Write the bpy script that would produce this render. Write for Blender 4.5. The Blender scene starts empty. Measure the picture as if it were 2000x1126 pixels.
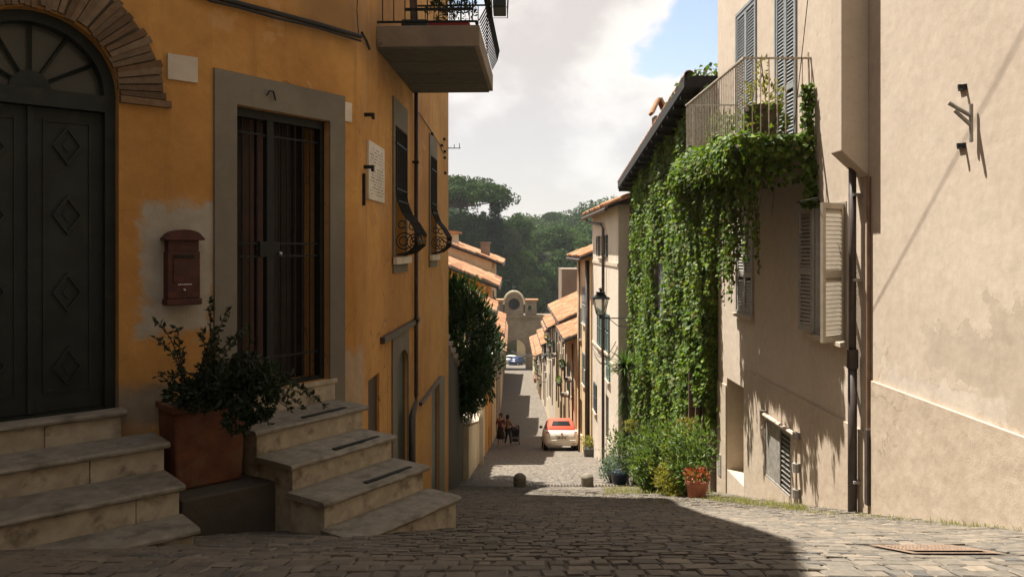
import bpy, bmesh, math, random
from mathutils import Vector, Matrix
from mathutils.geometry import tessellate_polygon
R = math.radians
rnd = random.Random(7)
scene = bpy.context.scene
COL = scene.collection

# ------------------------------------------------------------------ camera
# eye at the origin, looking along +Y; the photograph's horizon is at row 485
FPX, CX, HY = 1500.0, 1000.0, 485.0
cam = bpy.data.cameras.new('camera'); camo = bpy.data.objects.new('camera', cam)
COL.objects.link(camo); scene.camera = camo
camo.location = (0, 0, 0); camo.rotation_euler = (R(90), 0, 0)
cam.sensor_width = 36; cam.lens = 27; cam.shift_y = -0.039
cam.clip_start = 0.05; cam.clip_end = 6000

# ------------------------------------------------------------------ sky, sun, exposure
SUN_TRAVEL = Vector((1.0, -0.91, -3.07)).normalized()
sun_el = math.asin(-SUN_TRAVEL.z); sun_az = math.atan2(-SUN_TRAVEL.x, -SUN_TRAVEL.y)
world = bpy.data.worlds.new('World'); scene.world = world; world.use_nodes = True
wt = world.node_tree; wt.nodes.clear()

def nd(nt, typ, ins=None, **attrs):
    n = nt.nodes.new(typ)
    for k, v in attrs.items(): setattr(n, k, v)
    for k, v in (ins or {}).items():
        if isinstance(v, bpy.types.NodeSocket): nt.links.new(v, n.inputs[k])
        else: n.inputs[k].default_value = v
    return n
def math_(nt, op, a, b=0.0, c=None, clamp=False):
    n = nt.nodes.new('ShaderNodeMath'); n.operation = op; n.use_clamp = clamp
    for i, v in enumerate((a, b) if c is None else (a, b, c)):
        if isinstance(v, bpy.types.NodeSocket): nt.links.new(v, n.inputs[i])
        else: n.inputs[i].default_value = v
    return n.outputs[0]
def mix_(nt, fac, a, b, blend='MIX'):
    n = nt.nodes.new('ShaderNodeMix'); n.data_type = 'RGBA'; n.blend_type = blend
    for i, v in ((0, fac), (6, a), (7, b)):
        if isinstance(v, bpy.types.NodeSocket): nt.links.new(v, n.inputs[i])
        else: n.inputs[i].default_value = (v if i == 0 else (*v, 1) if len(v) == 3 else v)
    return n.outputs[2]
def ramp_(nt, fac, lo, hi):
    n = nt.nodes.new('ShaderNodeMapRange'); n.interpolation_type = 'SMOOTHSTEP'
    nt.links.new(fac, n.inputs[0]); n.inputs[1].default_value = lo; n.inputs[2].default_value = hi
    return n.outputs[0]

sky = nd(wt, 'ShaderNodeTexSky', sky_type='NISHITA', sun_disc=False, sun_elevation=sun_el, sun_rotation=sun_az,
         air_density=1.0, dust_density=1.5, ozone_density=1.0, altitude=200)
tc = nd(wt, 'ShaderNodeTexCoord')
sep = nd(wt, 'ShaderNodeSeparateXYZ', {0: tc.outputs['Generated']})
# clouds: heaped cumulus over a pale veil low on the hills
cvec = nd(wt, 'ShaderNodeVectorMath', {0: tc.outputs['Generated'], 1: (1.0, 1.0, 1.55)}, operation='MULTIPLY')
CLOUD_OFF = (8.145, -1.92, 2.25)
cvo = nd(wt, 'ShaderNodeVectorMath', {0: cvec.outputs[0], 1: CLOUD_OFF}, operation='ADD')
cn = nd(wt, 'ShaderNodeTexNoise', {'Vector': cvo.outputs[0], 'Scale': 2.6, 'Detail': 10.0, 'Roughness': 0.52, 'Distortion': 0.25})
cn2 = nd(wt, 'ShaderNodeTexNoise', {'Vector': cvo.outputs[0], 'Scale': 7.0, 'Detail': 8.0, 'Roughness': 0.55})
cover = ramp_(wt, cn.outputs[0], 0.425, 0.475)
shade = ramp_(wt, math_(wt, 'ADD', math_(wt, 'MULTIPLY', cn.outputs[0], 0.55), math_(wt, 'MULTIPLY', cn2.outputs[0], 0.45)), 0.455, 0.60)
cloud_col = mix_(wt, shade, (5.4, 5.1, 4.8), (3.85, 3.58, 3.45))
veil = math_(wt, 'MULTIPLY', ramp_(wt, sep.outputs[2], 0.26, 0.0), 0.8)
skyc = mix_(wt, 1.0, sky.outputs[0], (1.25, 1.12, 1.0), 'MULTIPLY')
skyv = mix_(wt, veil, skyc, (3.6, 3.55, 3.45))
final = mix_(wt, math_(wt, 'MULTIPLY', cover, math_(wt, 'SUBTRACT', 1.0, math_(wt, 'MULTIPLY', veil, 0.6))), skyv, cloud_col)
bg = nd(wt, 'ShaderNodeBackground', {'Color': final, 'Strength': 0.075})
wo = nd(wt, 'ShaderNodeOutputWorld', {0: bg.outputs[0]})

sl = bpy.data.lights.new('sun', 'SUN'); so = bpy.data.objects.new('sun', sl); COL.objects.link(so)
sl.energy = 5.0; sl.angle = R(0.53); sl.color = (1.0, 0.93, 0.85)
so.rotation_euler = SUN_TRAVEL.to_track_quat('-Z', 'Y').to_euler(); so.location = (-30, 30, 90)

vs = scene.view_settings
vs.view_transform = 'Standard'; vs.look = 'None'; vs.gamma = 1.0; vs.use_curve_mapping = False
vs.exposure = 1.4
scene.render.engine = 'CYCLES'

# ------------------------------------------------------------------ materials
MATS = {}
def base_mat(name):
    m = bpy.data.materials.new(name); m.use_nodes = True
    nt = m.node_tree; b = nt.nodes['Principled BSDF']; b.inputs['Specular IOR Level'].default_value = 0.3
    MATS[name] = m
    return m, nt, b
def noise_(nt, vec, scale, detail=5.0, rough=0.55, dist=0.0):
    return nd(nt, 'ShaderNodeTexNoise', {'Vector': vec, 'Scale': scale, 'Detail': detail, 'Roughness': rough, 'Distortion': dist}).outputs[0]
def worldpos(nt): return nd(nt, 'ShaderNodeNewGeometry').outputs['Position']
def scalev(nt, vec, s):
    return nd(nt, 'ShaderNodeVectorMath', {0: vec, 1: s}, operation='MULTIPLY').outputs[0]
def set_bump(nt, b, h, strength, dist=0.02):
    bn = nd(nt, 'ShaderNodeBump', {'Height': h, 'Strength': strength, 'Distance': dist})
    nt.links.new(bn.outputs[0], b.inputs['Normal'])
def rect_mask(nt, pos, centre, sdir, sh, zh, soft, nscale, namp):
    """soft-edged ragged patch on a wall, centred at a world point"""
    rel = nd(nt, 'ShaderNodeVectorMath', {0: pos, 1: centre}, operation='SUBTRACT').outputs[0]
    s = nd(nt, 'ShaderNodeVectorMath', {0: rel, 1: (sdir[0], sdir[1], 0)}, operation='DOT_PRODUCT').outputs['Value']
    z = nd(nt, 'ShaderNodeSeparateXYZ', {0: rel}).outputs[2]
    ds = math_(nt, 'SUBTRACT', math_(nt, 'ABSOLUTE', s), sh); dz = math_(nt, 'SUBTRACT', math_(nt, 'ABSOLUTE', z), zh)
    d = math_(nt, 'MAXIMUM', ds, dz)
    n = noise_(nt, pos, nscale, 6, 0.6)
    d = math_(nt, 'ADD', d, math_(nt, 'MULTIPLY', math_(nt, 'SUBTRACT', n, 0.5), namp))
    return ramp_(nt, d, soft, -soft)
def stucco(name, c1, c2, rough=0.9, streak=0.25, streak_col=(0.12, 0.09, 0.06), patches=(), bump=0.35, big=0.55, chips=None, cracks=0.0):
    m, nt, b = base_mat(name)
    p = worldpos(nt)
    col = mix_(nt, ramp_(nt, noise_(nt, p, big, 7, 0.6, 0.4), 0.32, 0.68), c1, c2)
    fine = noise_(nt, p, 9.0, 8, 0.65)
    col = mix_(nt, ramp_(nt, fine, 0.3, 0.75), mix_(nt, 1.0, col, (0.88, 0.87, 0.85), 'MULTIPLY'), col)
    if streak:
        st = noise_(nt, scalev(nt, p, (5.0, 5.0, 0.35)), 1.0, 6, 0.6)
        col = mix_(nt, math_(nt, 'MULTIPLY', ramp_(nt, st, 0.52, 0.78), streak), col, streak_col)
    if chips:
        ch = noise_(nt, p, chips[1], 9, 0.62)
        col = mix_(nt, math_(nt, 'MULTIPLY', ramp_(nt, ch, chips[2], chips[2] + 0.02), 0.9), col, chips[0])
    if cracks:
        wob = nd(nt, 'ShaderNodeVectorMath', {0: p, 1: scalev(nt, nd(nt, 'ShaderNodeTexNoise', {'Vector': p, 'Scale': 4.0, 'Detail': 6.0}).outputs['Color'], (.35, .35, .35))}, operation='ADD').outputs[0]
        vd = nd(nt, 'ShaderNodeTexVoronoi', {'Vector': wob, 'Scale': 1.3}, feature='DISTANCE_TO_EDGE').outputs['Distance']
        line = math_(nt, 'MULTIPLY', ramp_(nt, vd, 0.010, 0.002), ramp_(nt, noise_(nt, p, 0.9, 4), 0.54, 0.62))
        col = mix_(nt, math_(nt, 'MULTIPLY', line, cracks), col, streak_col)
        blot = ramp_(nt, noise_(nt, p, 2.3, 8, 0.65, 0.6), 0.55, 0.66)
        col = mix_(nt, math_(nt, 'MULTIPLY', blot, cracks * 0.35), col, tuple(x * 0.62 + y * 0.2 for x, y in zip(c2, streak_col)))
    hpatch = None
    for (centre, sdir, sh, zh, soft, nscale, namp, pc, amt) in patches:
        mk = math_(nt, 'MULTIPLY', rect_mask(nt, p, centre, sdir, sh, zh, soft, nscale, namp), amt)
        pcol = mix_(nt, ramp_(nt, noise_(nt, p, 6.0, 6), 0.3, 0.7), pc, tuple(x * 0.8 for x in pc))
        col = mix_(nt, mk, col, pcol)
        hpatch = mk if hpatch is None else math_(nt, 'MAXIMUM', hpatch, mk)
    nt.links.new(col, b.inputs['Base Color']); b.inputs['Roughness'].default_value = rough
    h = math_(nt, 'ADD', math_(nt, 'MULTIPLY', noise_(nt, p, 70.0, 4, 0.6), 0.16), math_(nt, 'MULTIPLY', noise_(nt, p, 5.0, 5, 0.5), 1.0))
    if hpatch is not None: h = math_(nt, 'SUBTRACT', h, math_(nt, 'MULTIPLY', hpatch, 0.25))
    set_bump(nt, b, h, bump, 0.03)
    return m
def rand_(nt):
    oi = nd(nt, 'ShaderNodeObjectInfo').outputs['Random']; ge = nd(nt, 'ShaderNodeNewGeometry').outputs['Random Per Island']
    return math_(nt, 'FRACT', math_(nt, 'ADD', oi, ge))
def pieces(name, cols, rough=0.85, bump=0.4, bs=30.0, spec=0.3, dirt=None):
    """material for repeated pieces: every piece takes its own tone"""
    m, nt, b = base_mat(name)
    p = worldpos(nt); r = rand_(nt)
    cr = nd(nt, 'ShaderNodeValToRGB', {0: r}); e = cr.color_ramp
    while len(e.elements) < len(cols): e.elements.new(0.5)
    for i, c in enumerate(cols): e.elements[i].position = i / max(1, len(cols) - 1); e.elements[i].color = (*c, 1)
    n = noise_(nt, p, bs, 7, 0.6)
    col = mix_(nt, ramp_(nt, n, 0.3, 0.75), mix_(nt, 1.0, cr.outputs[0], (0.72, 0.72, 0.72), 'MULTIPLY'), cr.outputs[0])
    if dirt:
        dn = noise_(nt, p, dirt[1], 6, 0.6)
        col = mix_(nt, math_(nt, 'MULTIPLY', ramp_(nt, dn, 0.5, 0.7), dirt[2]), col, dirt[0])
    nt.links.new(col, b.inputs['Base Color']); b.inputs['Roughness'].default_value = rough
    b.inputs['Specular IOR Level'].default_value = spec
    set_bump(nt, b, n, bump, 0.01)
    return m
def plain(name, c, rough=0.6, metal=0.0, var=0.25, vs_=12.0, bump=0.15, spec=0.4, rust=None, coat=0.0):
    m, nt, b = base_mat(name)
    p = worldpos(nt)
    n = noise_(nt, p, vs_, 7, 0.6)
    col = mix_(nt, ramp_(nt, n, 0.3, 0.72), tuple(x * (1 - var) for x in c), tuple(min(1, x * (1 + var * 0.5)) for x in c))
    if rust: col = mix_(nt, math_(nt, 'MULTIPLY', ramp_(nt, noise_(nt, p, rust[1], 8, 0.65), 0.52, 0.62), rust[2]), col, rust[0])
    nt.links.new(col, b.inputs['Base Color']); b.inputs['Roughness'].default_value = rough
    b.inputs['Metallic'].default_value = metal; b.inputs['Specular IOR Level'].default_value = spec
    b.inputs['Coat Weight'].default_value = coat
    if bump: set_bump(nt, b, n, bump, 0.008)
    return m
def leafmat(name, cols, trans=0.35, rough=0.5, spec=0.35, patchy=0.78):
    m, nt, b = base_mat(name)
    r = rand_(nt)
    cr = nd(nt, 'ShaderNodeValToRGB', {0: r}); e = cr.color_ramp
    while len(e.elements) < len(cols): e.elements.new(0.5)
    for i, c in enumerate(cols): e.elements[i].position = i / max(1, len(cols) - 1); e.elements[i].color = (*c, 1)
    big = noise_(nt, worldpos(nt), 0.9, 3)
    col = mix_(nt, ramp_(nt, big, 0.3, 0.7), mix_(nt, 1.0, cr.outputs[0], (patchy, patchy, patchy), 'MULTIPLY'), cr.outputs[0])
    nt.links.new(col, b.inputs['Base Color']); b.inputs['Roughness'].default_value = rough; b.inputs['Specular IOR Level'].default_value = spec
    tr = nd(nt, 'ShaderNodeBsdfTranslucent', {'Color': mix_(nt, 1.0, col, (1.5, 1.6, 0.6), 'MULTIPLY')})
    mx = nd(nt, 'ShaderNodeMixShader', {0: trans, 1: b.outputs[0], 2: tr.outputs[0]})
    nt.links.new(mx.outputs[0], nt.nodes['Material Output'].inputs[0])
    return m
def glassmat(name, c=(0.02, 0.025, 0.025), rough=0.08):
    m, nt, b = base_mat(name)
    b.inputs['Base Color'].default_value = (*c, 1); b.inputs['Roughness'].default_value = rough; b.inputs['Specular IOR Level'].default_value = 0.6
    return m

# ------------------------------------------------------------------ mesh builder, things and parts
OFF = {}; WM = {}
class MB:
    def __init__(s): s.v = []; s.f = []
    def add(s, vs_, fs):
        k = len(s.v); s.v += [Vector(p) for p in vs_]; s.f += [tuple(i + k for i in f) for f in fs]; return s
    def hexa(s, p):   # 8 points: bottom ring 0-3, top ring 4-7
        return s.add(p, [(0, 3, 2, 1), (4, 5, 6, 7), (0, 1, 5, 4), (1, 2, 6, 5), (2, 3, 7, 6), (3, 0, 4, 7)])
    def box(s, x0, x1, y0, y1, z0, z1):
        return s.hexa([(x0, y0, z0), (x1, y0, z0), (x1, y1, z0), (x0, y1, z0), (x0, y0, z1), (x1, y0, z1), (x1, y1, z1), (x0, y1, z1)])
    def fbox(s, fr, s0, s1, n0, n1, z0, z1):
        return s.hexa([fr(a, n, z) for z in (z0, z1) for a, n in ((s0, n0), (s1, n0), (s1, n1), (s0, n1))])
    def tube(s, pts, r, k=6, cap=True):
        pts = [Vector(p) for p in pts]; n = len(pts); rr = r if isinstance(r, (list, tuple)) else [r] * n
        rings = []; up = Vector((0.13, 0.21, 0.97))
        for i, p in enumerate(pts):
            t = (pts[min(i + 1, n - 1)] - pts[max(i - 1, 0)]).normalized()
            a = t.cross(up)
            if a.length < 0.05: a = t.cross(Vector((1, 0.1, 0)))
            a.normalize(); b = t.cross(a)
            rings.append([p + (a * math.cos(2 * math.pi * j / k) + b * math.sin(2 * math.pi * j / k)) * rr[i] for j in range(k)])
        k0 = len(s.v)
        for rg in rings: s.v += rg
        for i in range(n - 1):
            for j in range(k):
                a = k0 + i * k + j; b = k0 + i * k + (j + 1) % k
                s.f.append((a, b, b + k, a + k))
        if cap: s.f.append(tuple(k0 + j for j in range(k))[::-1]); s.f.append(tuple(k0 + (n - 1) * k + j for j in range(k)))
        return s
    def lathe(s, c, prof, k=16, sq=1.0):
        k0 = len(s.v); c = Vector(c)
        for (r, z) in prof:
            for j in range(k):
                a = 2 * math.pi * j / k; s.v.append(c + Vector((r * math.cos(a), r * math.sin(a) * sq, z)))
        for i in range(len(prof) - 1):
            for j in range(k):
                a = k0 + i * k + j; b = k0 + i * k + (j + 1) % k; s.f.append((a, b, b + k, a + k))
        s.f.append(tuple(k0 + j for j in range(k))[::-1]); s.f.append(tuple(k0 + (len(prof) - 1) * k + j for j in range(k)))
        return s
    def plate(s, fr, outline, holes, n0, n1):
        """flat plate in the wall frame: (s,z) outline with holes, from n0 (back) to n1 (front)"""
        loops = [outline] + list(holes)
        flat = [q for l in loops for q in l]
        tris = tessellate_polygon([[Vector((a, z, 0)) for a, z in l] for l in loops])
        k0 = len(s.v); m = len(flat)
        for nn in (n0, n1): s.v += [fr(a, nn, z) for a, z in flat]
        for t in tris: s.f.append((k0 + t[0] + m, k0 + t[1] + m, k0 + t[2] + m)); s.f.append((k0 + t[2], k0 + t[1], k0 + t[0]))
        o = 0
        for l in loops:
            q = len(l)
            for i in range(q):
                a = k0 + o + i; b = k0 + o + (i + 1) % q; s.f.append((a, b, b + m, a + m))
            o += q
        return s
    def quad(s, *p): return s.add(p, [tuple(range(len(p)))])
    def mesh(s, name, off=Vector((0, 0, 0)), smooth=False, fix=True, autos=None):
        me = bpy.data.meshes.new(name); me.from_pydata([tuple(p - off) for p in s.v], [], s.f)
        if fix:
            bm = bmesh.new(); bm.from_mesh(me); bmesh.ops.recalc_face_normals(bm, faces=bm.faces); bm.to_mesh(me); bm.free()
        if smooth: me.shade_smooth()
        if autos is not None:
            me.shade_smooth()
            try: me.set_sharp_from_angle(angle=R(autos))
            except Exception: pass
        me.update(); return me
    def build(s, name, mat, parent=None, smooth=False, fix=True, loc=None, autos=None, bevel=0.0):
        off = OFF[parent.name] if parent else (Vector(loc) if loc is not None else Vector((0, 0, 0)))
        me = s.mesh(name, off, smooth, fix, autos); me.materials.append(MATS[mat])
        o = bpy.data.objects.new(name, me); COL.objects.link(o); OFF[o.name] = off
        if parent: o.parent = parent
        else: o.location = off
        if bevel:
            bv = o.modifiers.new('bevel', 'BEVEL'); bv.width = bevel; bv.segments = 2; bv.limit_method = 'ANGLE'; bv.angle_limit = R(40)
        return o
def thing(name, label, cat, loc, group=None):
    o = bpy.data.objects.new(name, None); COL.objects.link(o); o.location = loc; o.empty_display_size = 0.1
    OFF[o.name] = Vector(loc); tag(o, label, cat, group); return o
def tag(o, label=None, cat=None, group=None, kind=None):
    if label: o['label'] = label
    if cat: o['category'] = cat
    if group: o['group'] = group
    if kind: o['kind'] = kind
    return o
def inst(name, me, parent, mw):
    """a piece sharing mesh data, placed by a world matrix"""
    o = bpy.data.objects.new(name, me); COL.objects.link(o); o.parent = parent
    pw = WM.get(parent.name) or Matrix.Translation(OFF[parent.name])
    o.matrix_basis = pw.inverted() @ mw; OFF[o.name] = mw.translation.copy(); WM[o.name] = mw.copy(); return o
class Fr:
    """a facade frame: s along the wall, n out of it, z up"""
    def __init__(f, o, d, nrm=None):
        f.o = Vector((o[0], o[1], 0)); f.d = Vector((d[0], d[1], 0)).normalized()
        f.n = Vector((nrm[0], nrm[1], 0)).normalized() if nrm else Vector((f.d.y, -f.d.x, 0))
    def __call__(f, s, n, z): return f.o + f.d * s + f.n * n + Vector((0, 0, z))
    def su(f, u, n=0.0):
        k = (u - CX) / FPX; o = f.o + f.n * n; return (k * o.y - o.x) / (f.d.x - k * f.d.y)
    def zv(f, s, v, n=0.0): return (HY - v) / FPX * f(s, n, 0).y
    def sz(f, u, v, n=0.0): s = f.su(u, n); return s, f.zv(s, v, n)
    def pt(f, u, v, n=0.0): s, z = f.sz(u, v, n); return f(s, n, z)
    def mat(f, s, n, z):   # local x along the wall, y out of it, z up
        m = Matrix((f.d, f.n, Vector((0, 0, 1)))).transposed().to_4x4(); m.translation = f(s, n, z); return m
def PX(u, v, d): return Vector(((u - CX) / FPX * d, d, (HY - v) / FPX * d))

# ------------------------------------------------------------------ ground profile down the street
PROF = [(-12, -1.36), (0, -1.44), (2.6, -1.47), (3.6, -1.56), (5, -1.92), (8.5, -2.93), (15, -4.75), (18.8, -5.83), (23, -6.72), (36, -9.48),
        (42, -10.7), (60, -14.0), (78, -15.9), (110, -18.7), (130, -20.4), (150, -22.6), (170, -23.5), (400, -24)]
def gz(d):
    d = max(PROF[0][0], min(PROF[-1][0] - 1e-6, d))
    for i in range(len(PROF) - 1):
        if PROF[i][0] <= d <= PROF[i + 1][0]: break
    def sl(j):
        if j <= 0 or j >= len(PROF) - 1: j = max(1, min(len(PROF) - 2, j))
        a = (PROF[j][1] - PROF[j - 1][1]) / (PROF[j][0] - PROF[j - 1][0]); b = (PROF[j + 1][1] - PROF[j][1]) / (PROF[j + 1][0] - PROF[j][0])
        return 0 if a * b <= 0 else 2 * a * b / (a + b)
    (x0, y0), (x1, y1) = PROF[i], PROF[i + 1]; h = x1 - x0; t = (d - x0) / h
    return (2*t**3 - 3*t*t + 1) * y0 + (t**3 - 2*t*t + t) * h * sl(i) + (-2*t**3 + 3*t*t) * y1 + (t**3 - t*t) * h * sl(i + 1)
def sstep(a, b, x):
    t = max(0.0, min(1.0, (x - a) / (b - a))); return t * t * (3 - 2 * t)
def terrain(x, d):
    z = gz(d)
    z += 14 * sstep(-14, -45, x) * sstep(60, 150, d) + 9 * sstep(14, 50, x) * sstep(90, 170, d)
    z += 17 * sstep(177, 191, d) + 14 * sstep(190, 390, d)
    return z
def ground_at(u, v):
    """where the sight line through a pixel meets the street"""
    r = (v - HY) / FPX; lo, hi = 2.0, 160.0
    f = lambda d: -gz(d) - r * d
    d = 2.5
    while d < 160 and f(d) > 0: d += 0.05
    return Vector(((u - CX) / FPX * d, d, gz(d)))
# ------------------------------------------------------------------ the facade lines (metres, from the camera calibration)
A = Vector((-2.39, 6.13)); S1 = Fr(A, (0.75, 0.66)); S2 = Fr(A, (0.566, 0.824)); S3 = Fr((-1.503, 7.421), (0.0365, 1.0))
RX = 3.9
SR = Fr((RX, 0), (0, 1), (-1, 0))          # right-hand house: s = distance, n towards the street

# ------------------------------------------------------------------ surface materials
mail_c = S1.pt(350, 520); base_c = S1.pt(265, 800); foot_c = S2.pt(695, 745)
ORANGE1, ORANGE2 = (0.58, 0.315, 0.090), (0.41, 0.202, 0.058)
stucco('orange_plaster', ORANGE1, ORANGE2, streak=0.5, streak_col=(0.19, 0.095, 0.032), bump=0.55, chips=((0.47, 0.265, 0.105), 1.7, 0.585), cracks=0.9, patches=[
    (mail_c + Vector((0, 0, -.01)), S1.d, 0.28, 0.50, 0.05, 6.5, 0.34, (0.40, 0.38, 0.32), 0.92),
    (base_c, S1.d, 0.22, 0.16, 0.09, 5.0, 0.25, (0.25, 0.22, 0.17), 0.9),
    (foot_c, S2.d, 0.26, 0.30, 0.07, 6.0, 0.30, (0.42, 0.32, 0.21), 0.85),
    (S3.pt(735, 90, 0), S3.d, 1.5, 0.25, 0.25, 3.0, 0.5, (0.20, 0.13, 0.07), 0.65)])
stucco('grey_render', (0.215, 0.195, 0.15), (0.155, 0.142, 0.112), streak=0.25, bump=0.3)
peel = [(SR.pt(1870, 690), SR.d, 0.6, 0.22, 0.03, 3.4, 1.1, (0.47, 0.395, 0.305), 0.65), (SR.pt(1985, 720), SR.d, 0.28, 0.48, 0.04, 3.6, 0.9, (0.45, 0.375, 0.285), 0.65),
        (SR.pt(1830, 765), SR.d, 1.0, 0.10, 0.04, 6.0, 0.5, (0.58, 0.51, 0.42), 0.7)]
stucco('cream_plaster', (0.58, 0.495, 0.395), (0.52, 0.435, 0.34), streak=0.16, streak_col=(0.36, 0.28, 0.2), patches=peel, bump=0.2, cracks=0.8)
stucco('cream_plinth', (0.51, 0.425, 0.325), (0.45, 0.37, 0.275), streak=0.22, streak_col=(0.31, 0.25, 0.17), bump=0.4, cracks=0.8)
stucco('cream_box', (0.55, 0.465, 0.365), (0.50, 0.42, 0.325), streak=0.1, bump=0.15)
stucco('white_plaster', (0.62, 0.54, 0.44), (0.53, 0.455, 0.36), streak=0.3, streak_col=(0.38, 0.29, 0.2))
stucco('yellow_plaster', (0.66, 0.50, 0.29), (0.56, 0.41, 0.23), streak=0.3, streak_col=(0.34, 0.24, 0.13))
stucco('tan_plaster', (0.58, 0.45, 0.29), (0.45, 0.34, 0.21), streak=0.4, streak_col=(0.25, 0.18, 0.1))
stucco('pale_plaster', (0.66, 0.56, 0.40), (0.55, 0.45, 0.31), streak=0.3, streak_col=(0.3, 0.23, 0.14))
stucco('ochre_plaster', (0.62, 0.33, 0.07), (0.52, 0.26, 0.05), streak=0.3)
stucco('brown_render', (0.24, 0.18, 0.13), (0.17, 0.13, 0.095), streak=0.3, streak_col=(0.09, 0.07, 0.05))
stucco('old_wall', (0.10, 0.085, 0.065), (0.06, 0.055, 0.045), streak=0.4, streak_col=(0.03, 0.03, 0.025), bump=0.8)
stucco('arch_mortar', (0.20, 0.165, 0.115), (0.13, 0.105, 0.075), streak=0.2, bump=0.8)
stucco('gate_stone', (0.30, 0.235, 0.155), (0.20, 0.155, 0.105), streak=0.4, streak_col=(0.14, 0.11, 0.08))
stucco('balcony_concrete', (0.27, 0.22, 0.165), (0.20, 0.165, 0.125), streak=0.35, streak_col=(0.08, 0.07, 0.055), bump=0.5, chips=((0.12, 0.10, 0.08), 3.0, 0.66))
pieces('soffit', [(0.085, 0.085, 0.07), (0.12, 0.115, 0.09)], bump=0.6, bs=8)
pieces('travertine', [(0.42, 0.365, 0.27), (0.50, 0.44, 0.335), (0.46, 0.405, 0.305)], rough=0.85, spec=0.1, bump=0.8, bs=9.0, dirt=((0.12, 0.095, 0.065), 6.0, 0.75))
pieces('tread_stone', [(0.25, 0.225, 0.175), (0.31, 0.28, 0.22)], rough=0.85, spec=0.1, bump=0.5, bs=12.0, dirt=((0.09, 0.08, 0.06), 5.0, 0.6))
pieces('arch_brick', [(0.15, 0.09, 0.05), (0.22, 0.145, 0.085), (0.12, 0.08, 0.052), (0.24, 0.175, 0.115), (0.17, 0.12, 0.075)], rough=0.95, spec=0.1, bump=0.9, bs=18, dirt=((0.10, 0.08, 0.055), 8.0, 0.6))
pieces('cobble', [(0.118, 0.108, 0.090), (0.182, 0.158, 0.124), (0.146, 0.132, 0.110), (0.245, 0.205, 0.155), (0.108, 0.104, 0.093), (0.196, 0.168, 0.132)], rough=0.85, bump=0.7, bs=22, spec=0.12, dirt=((0.19, 0.155, 0.11), 0.9, 0.5))
pieces('roof_tile', [(0.36, 0.155, 0.075), (0.50, 0.26, 0.135), (0.25, 0.125, 0.07), (0.50, 0.32, 0.19), (0.40, 0.19, 0.095), (0.30, 0.17, 0.10)], rough=0.95, bump=0.6, bs=12, spec=0.1, dirt=((0.22, 0.17, 0.11), 1.6, 0.9))
plain('iron', (0.014, 0.016, 0.014), rough=0.6, spec=0.25)
plain('green_door', (0.012, 0.018, 0.0145), rough=0.5, var=0.45, vs_=4, spec=0.4, bump=0.3, rust=((0.022, 0.026, 0.02), 5.0, 0.7))
plain('brown_wood', (0.022, 0.013, 0.009), rough=0.6, var=0.5, vs_=5)
plain('red_wood', (0.06, 0.02, 0.010), rough=0.55, var=0.4, vs_=5)
plain('dark_metal_door', (0.03, 0.033, 0.028), rough=0.5, var=0.4)
plain('brown_door', (0.05, 0.026, 0.014), rough=0.6)
plain('red_iron', (0.070, 0.016, 0.011), rough=0.6, var=0.5, vs_=14, bump=0.3, rust=((0.045, 0.022, 0.014), 9, 0.8))
plain('marble', (0.52, 0.46, 0.36), rough=0.5, var=0.12, vs_=5)
plain('pale_marble', (0.62, 0.55, 0.43), rough=0.5, var=0.15, vs_=4)
plain('lettering', (0.16, 0.13, 0.10), rough=0.8, bump=0)
plain('terracotta', (0.155, 0.058, 0.030), rough=0.85, var=0.35, vs_=7, bump=0.3, rust=((0.16, 0.10, 0.06), 5.0, 0.5))
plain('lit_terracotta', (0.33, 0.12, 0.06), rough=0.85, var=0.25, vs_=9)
plain('black_cable', (0.02, 0.02, 0.018), rough=0.7)
plain('pipe_brown', (0.065, 0.050, 0.042), rough=0.5, var=0.35, vs_=5)
plain('pipe_copper', (0.20, 0.12, 0.08), rough=0.6, var=0.35, vs_=5)
plain('pipe_cream', (0.50, 0.42, 0.32), rough=0.6, var=0.25, rust=((0.2, 0.12, 0.07), 12, 0.7))
plain('galvanised', (0.30, 0.285, 0.25), rough=0.5, var=0.3, rust=((0.2, 0.13, 0.08), 10, 0.5))
plain('grey_shutter', (0.33, 0.31, 0.27), rough=0.6, var=0.15)
plain('blue_shutter', (0.245, 0.27, 0.275), rough=0.6, var=0.15)
plain('beige_shutter', (0.44, 0.385, 0.30), rough=0.6, var=0.12)
plain('green_shutter', (0.085, 0.125, 0.115), rough=0.6, var=0.2)
plain('teal_shutter', (0.12, 0.19, 0.175), rough=0.6, var=0.2)
plain('dark_shutter', (0.045, 0.06, 0.06), rough=0.6, var=0.2)
plain('rail_paint', (0.44, 0.39, 0.31), rough=0.5, var=0.15, rust=((0.26, 0.15, 0.08), 14, 0.8))
plain('dark_interior', (0.02, 0.018, 0.016), rough=0.9)
plain('bark', (0.10, 0.075, 0.05), rough=0.95, var=0.4, bump=0.6)
plain('vine_stem', (0.14, 0.095, 0.06), rough=0.95, var=0.4, bump=0.6)
plain('joint_bed', (0.105, 0.09, 0.068), rough=0.95, var=0.4, vs_=2.0, bump=0.5)
plain('roof_dark', (0.022, 0.020, 0.018), rough=0.9, var=0.3)
plain('rust_plate', (0.18, 0.125, 0.085), rough=0.75, var=0.3, vs_=30, bump=0.4)
plain('soil', (0.05, 0.035, 0.022), rough=1.0)
plain('grip_tape', (0.022, 0.022, 0.022), rough=0.9)
plain('blue_pot', (0.02, 0.03, 0.05), rough=0.35)
plain('zinc_pot', (0.085, 0.085, 0.075), rough=0.6)
plain('red_plastic', (0.34, 0.035, 0.022), rough=0.45)
plain('dark_green_plastic', (0.03, 0.045, 0.04), rough=0.5)
plain('bollard_stone', (0.20, 0.17, 0.125), rough=0.85, var=0.3, vs_=14, bump=0.5)
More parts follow.
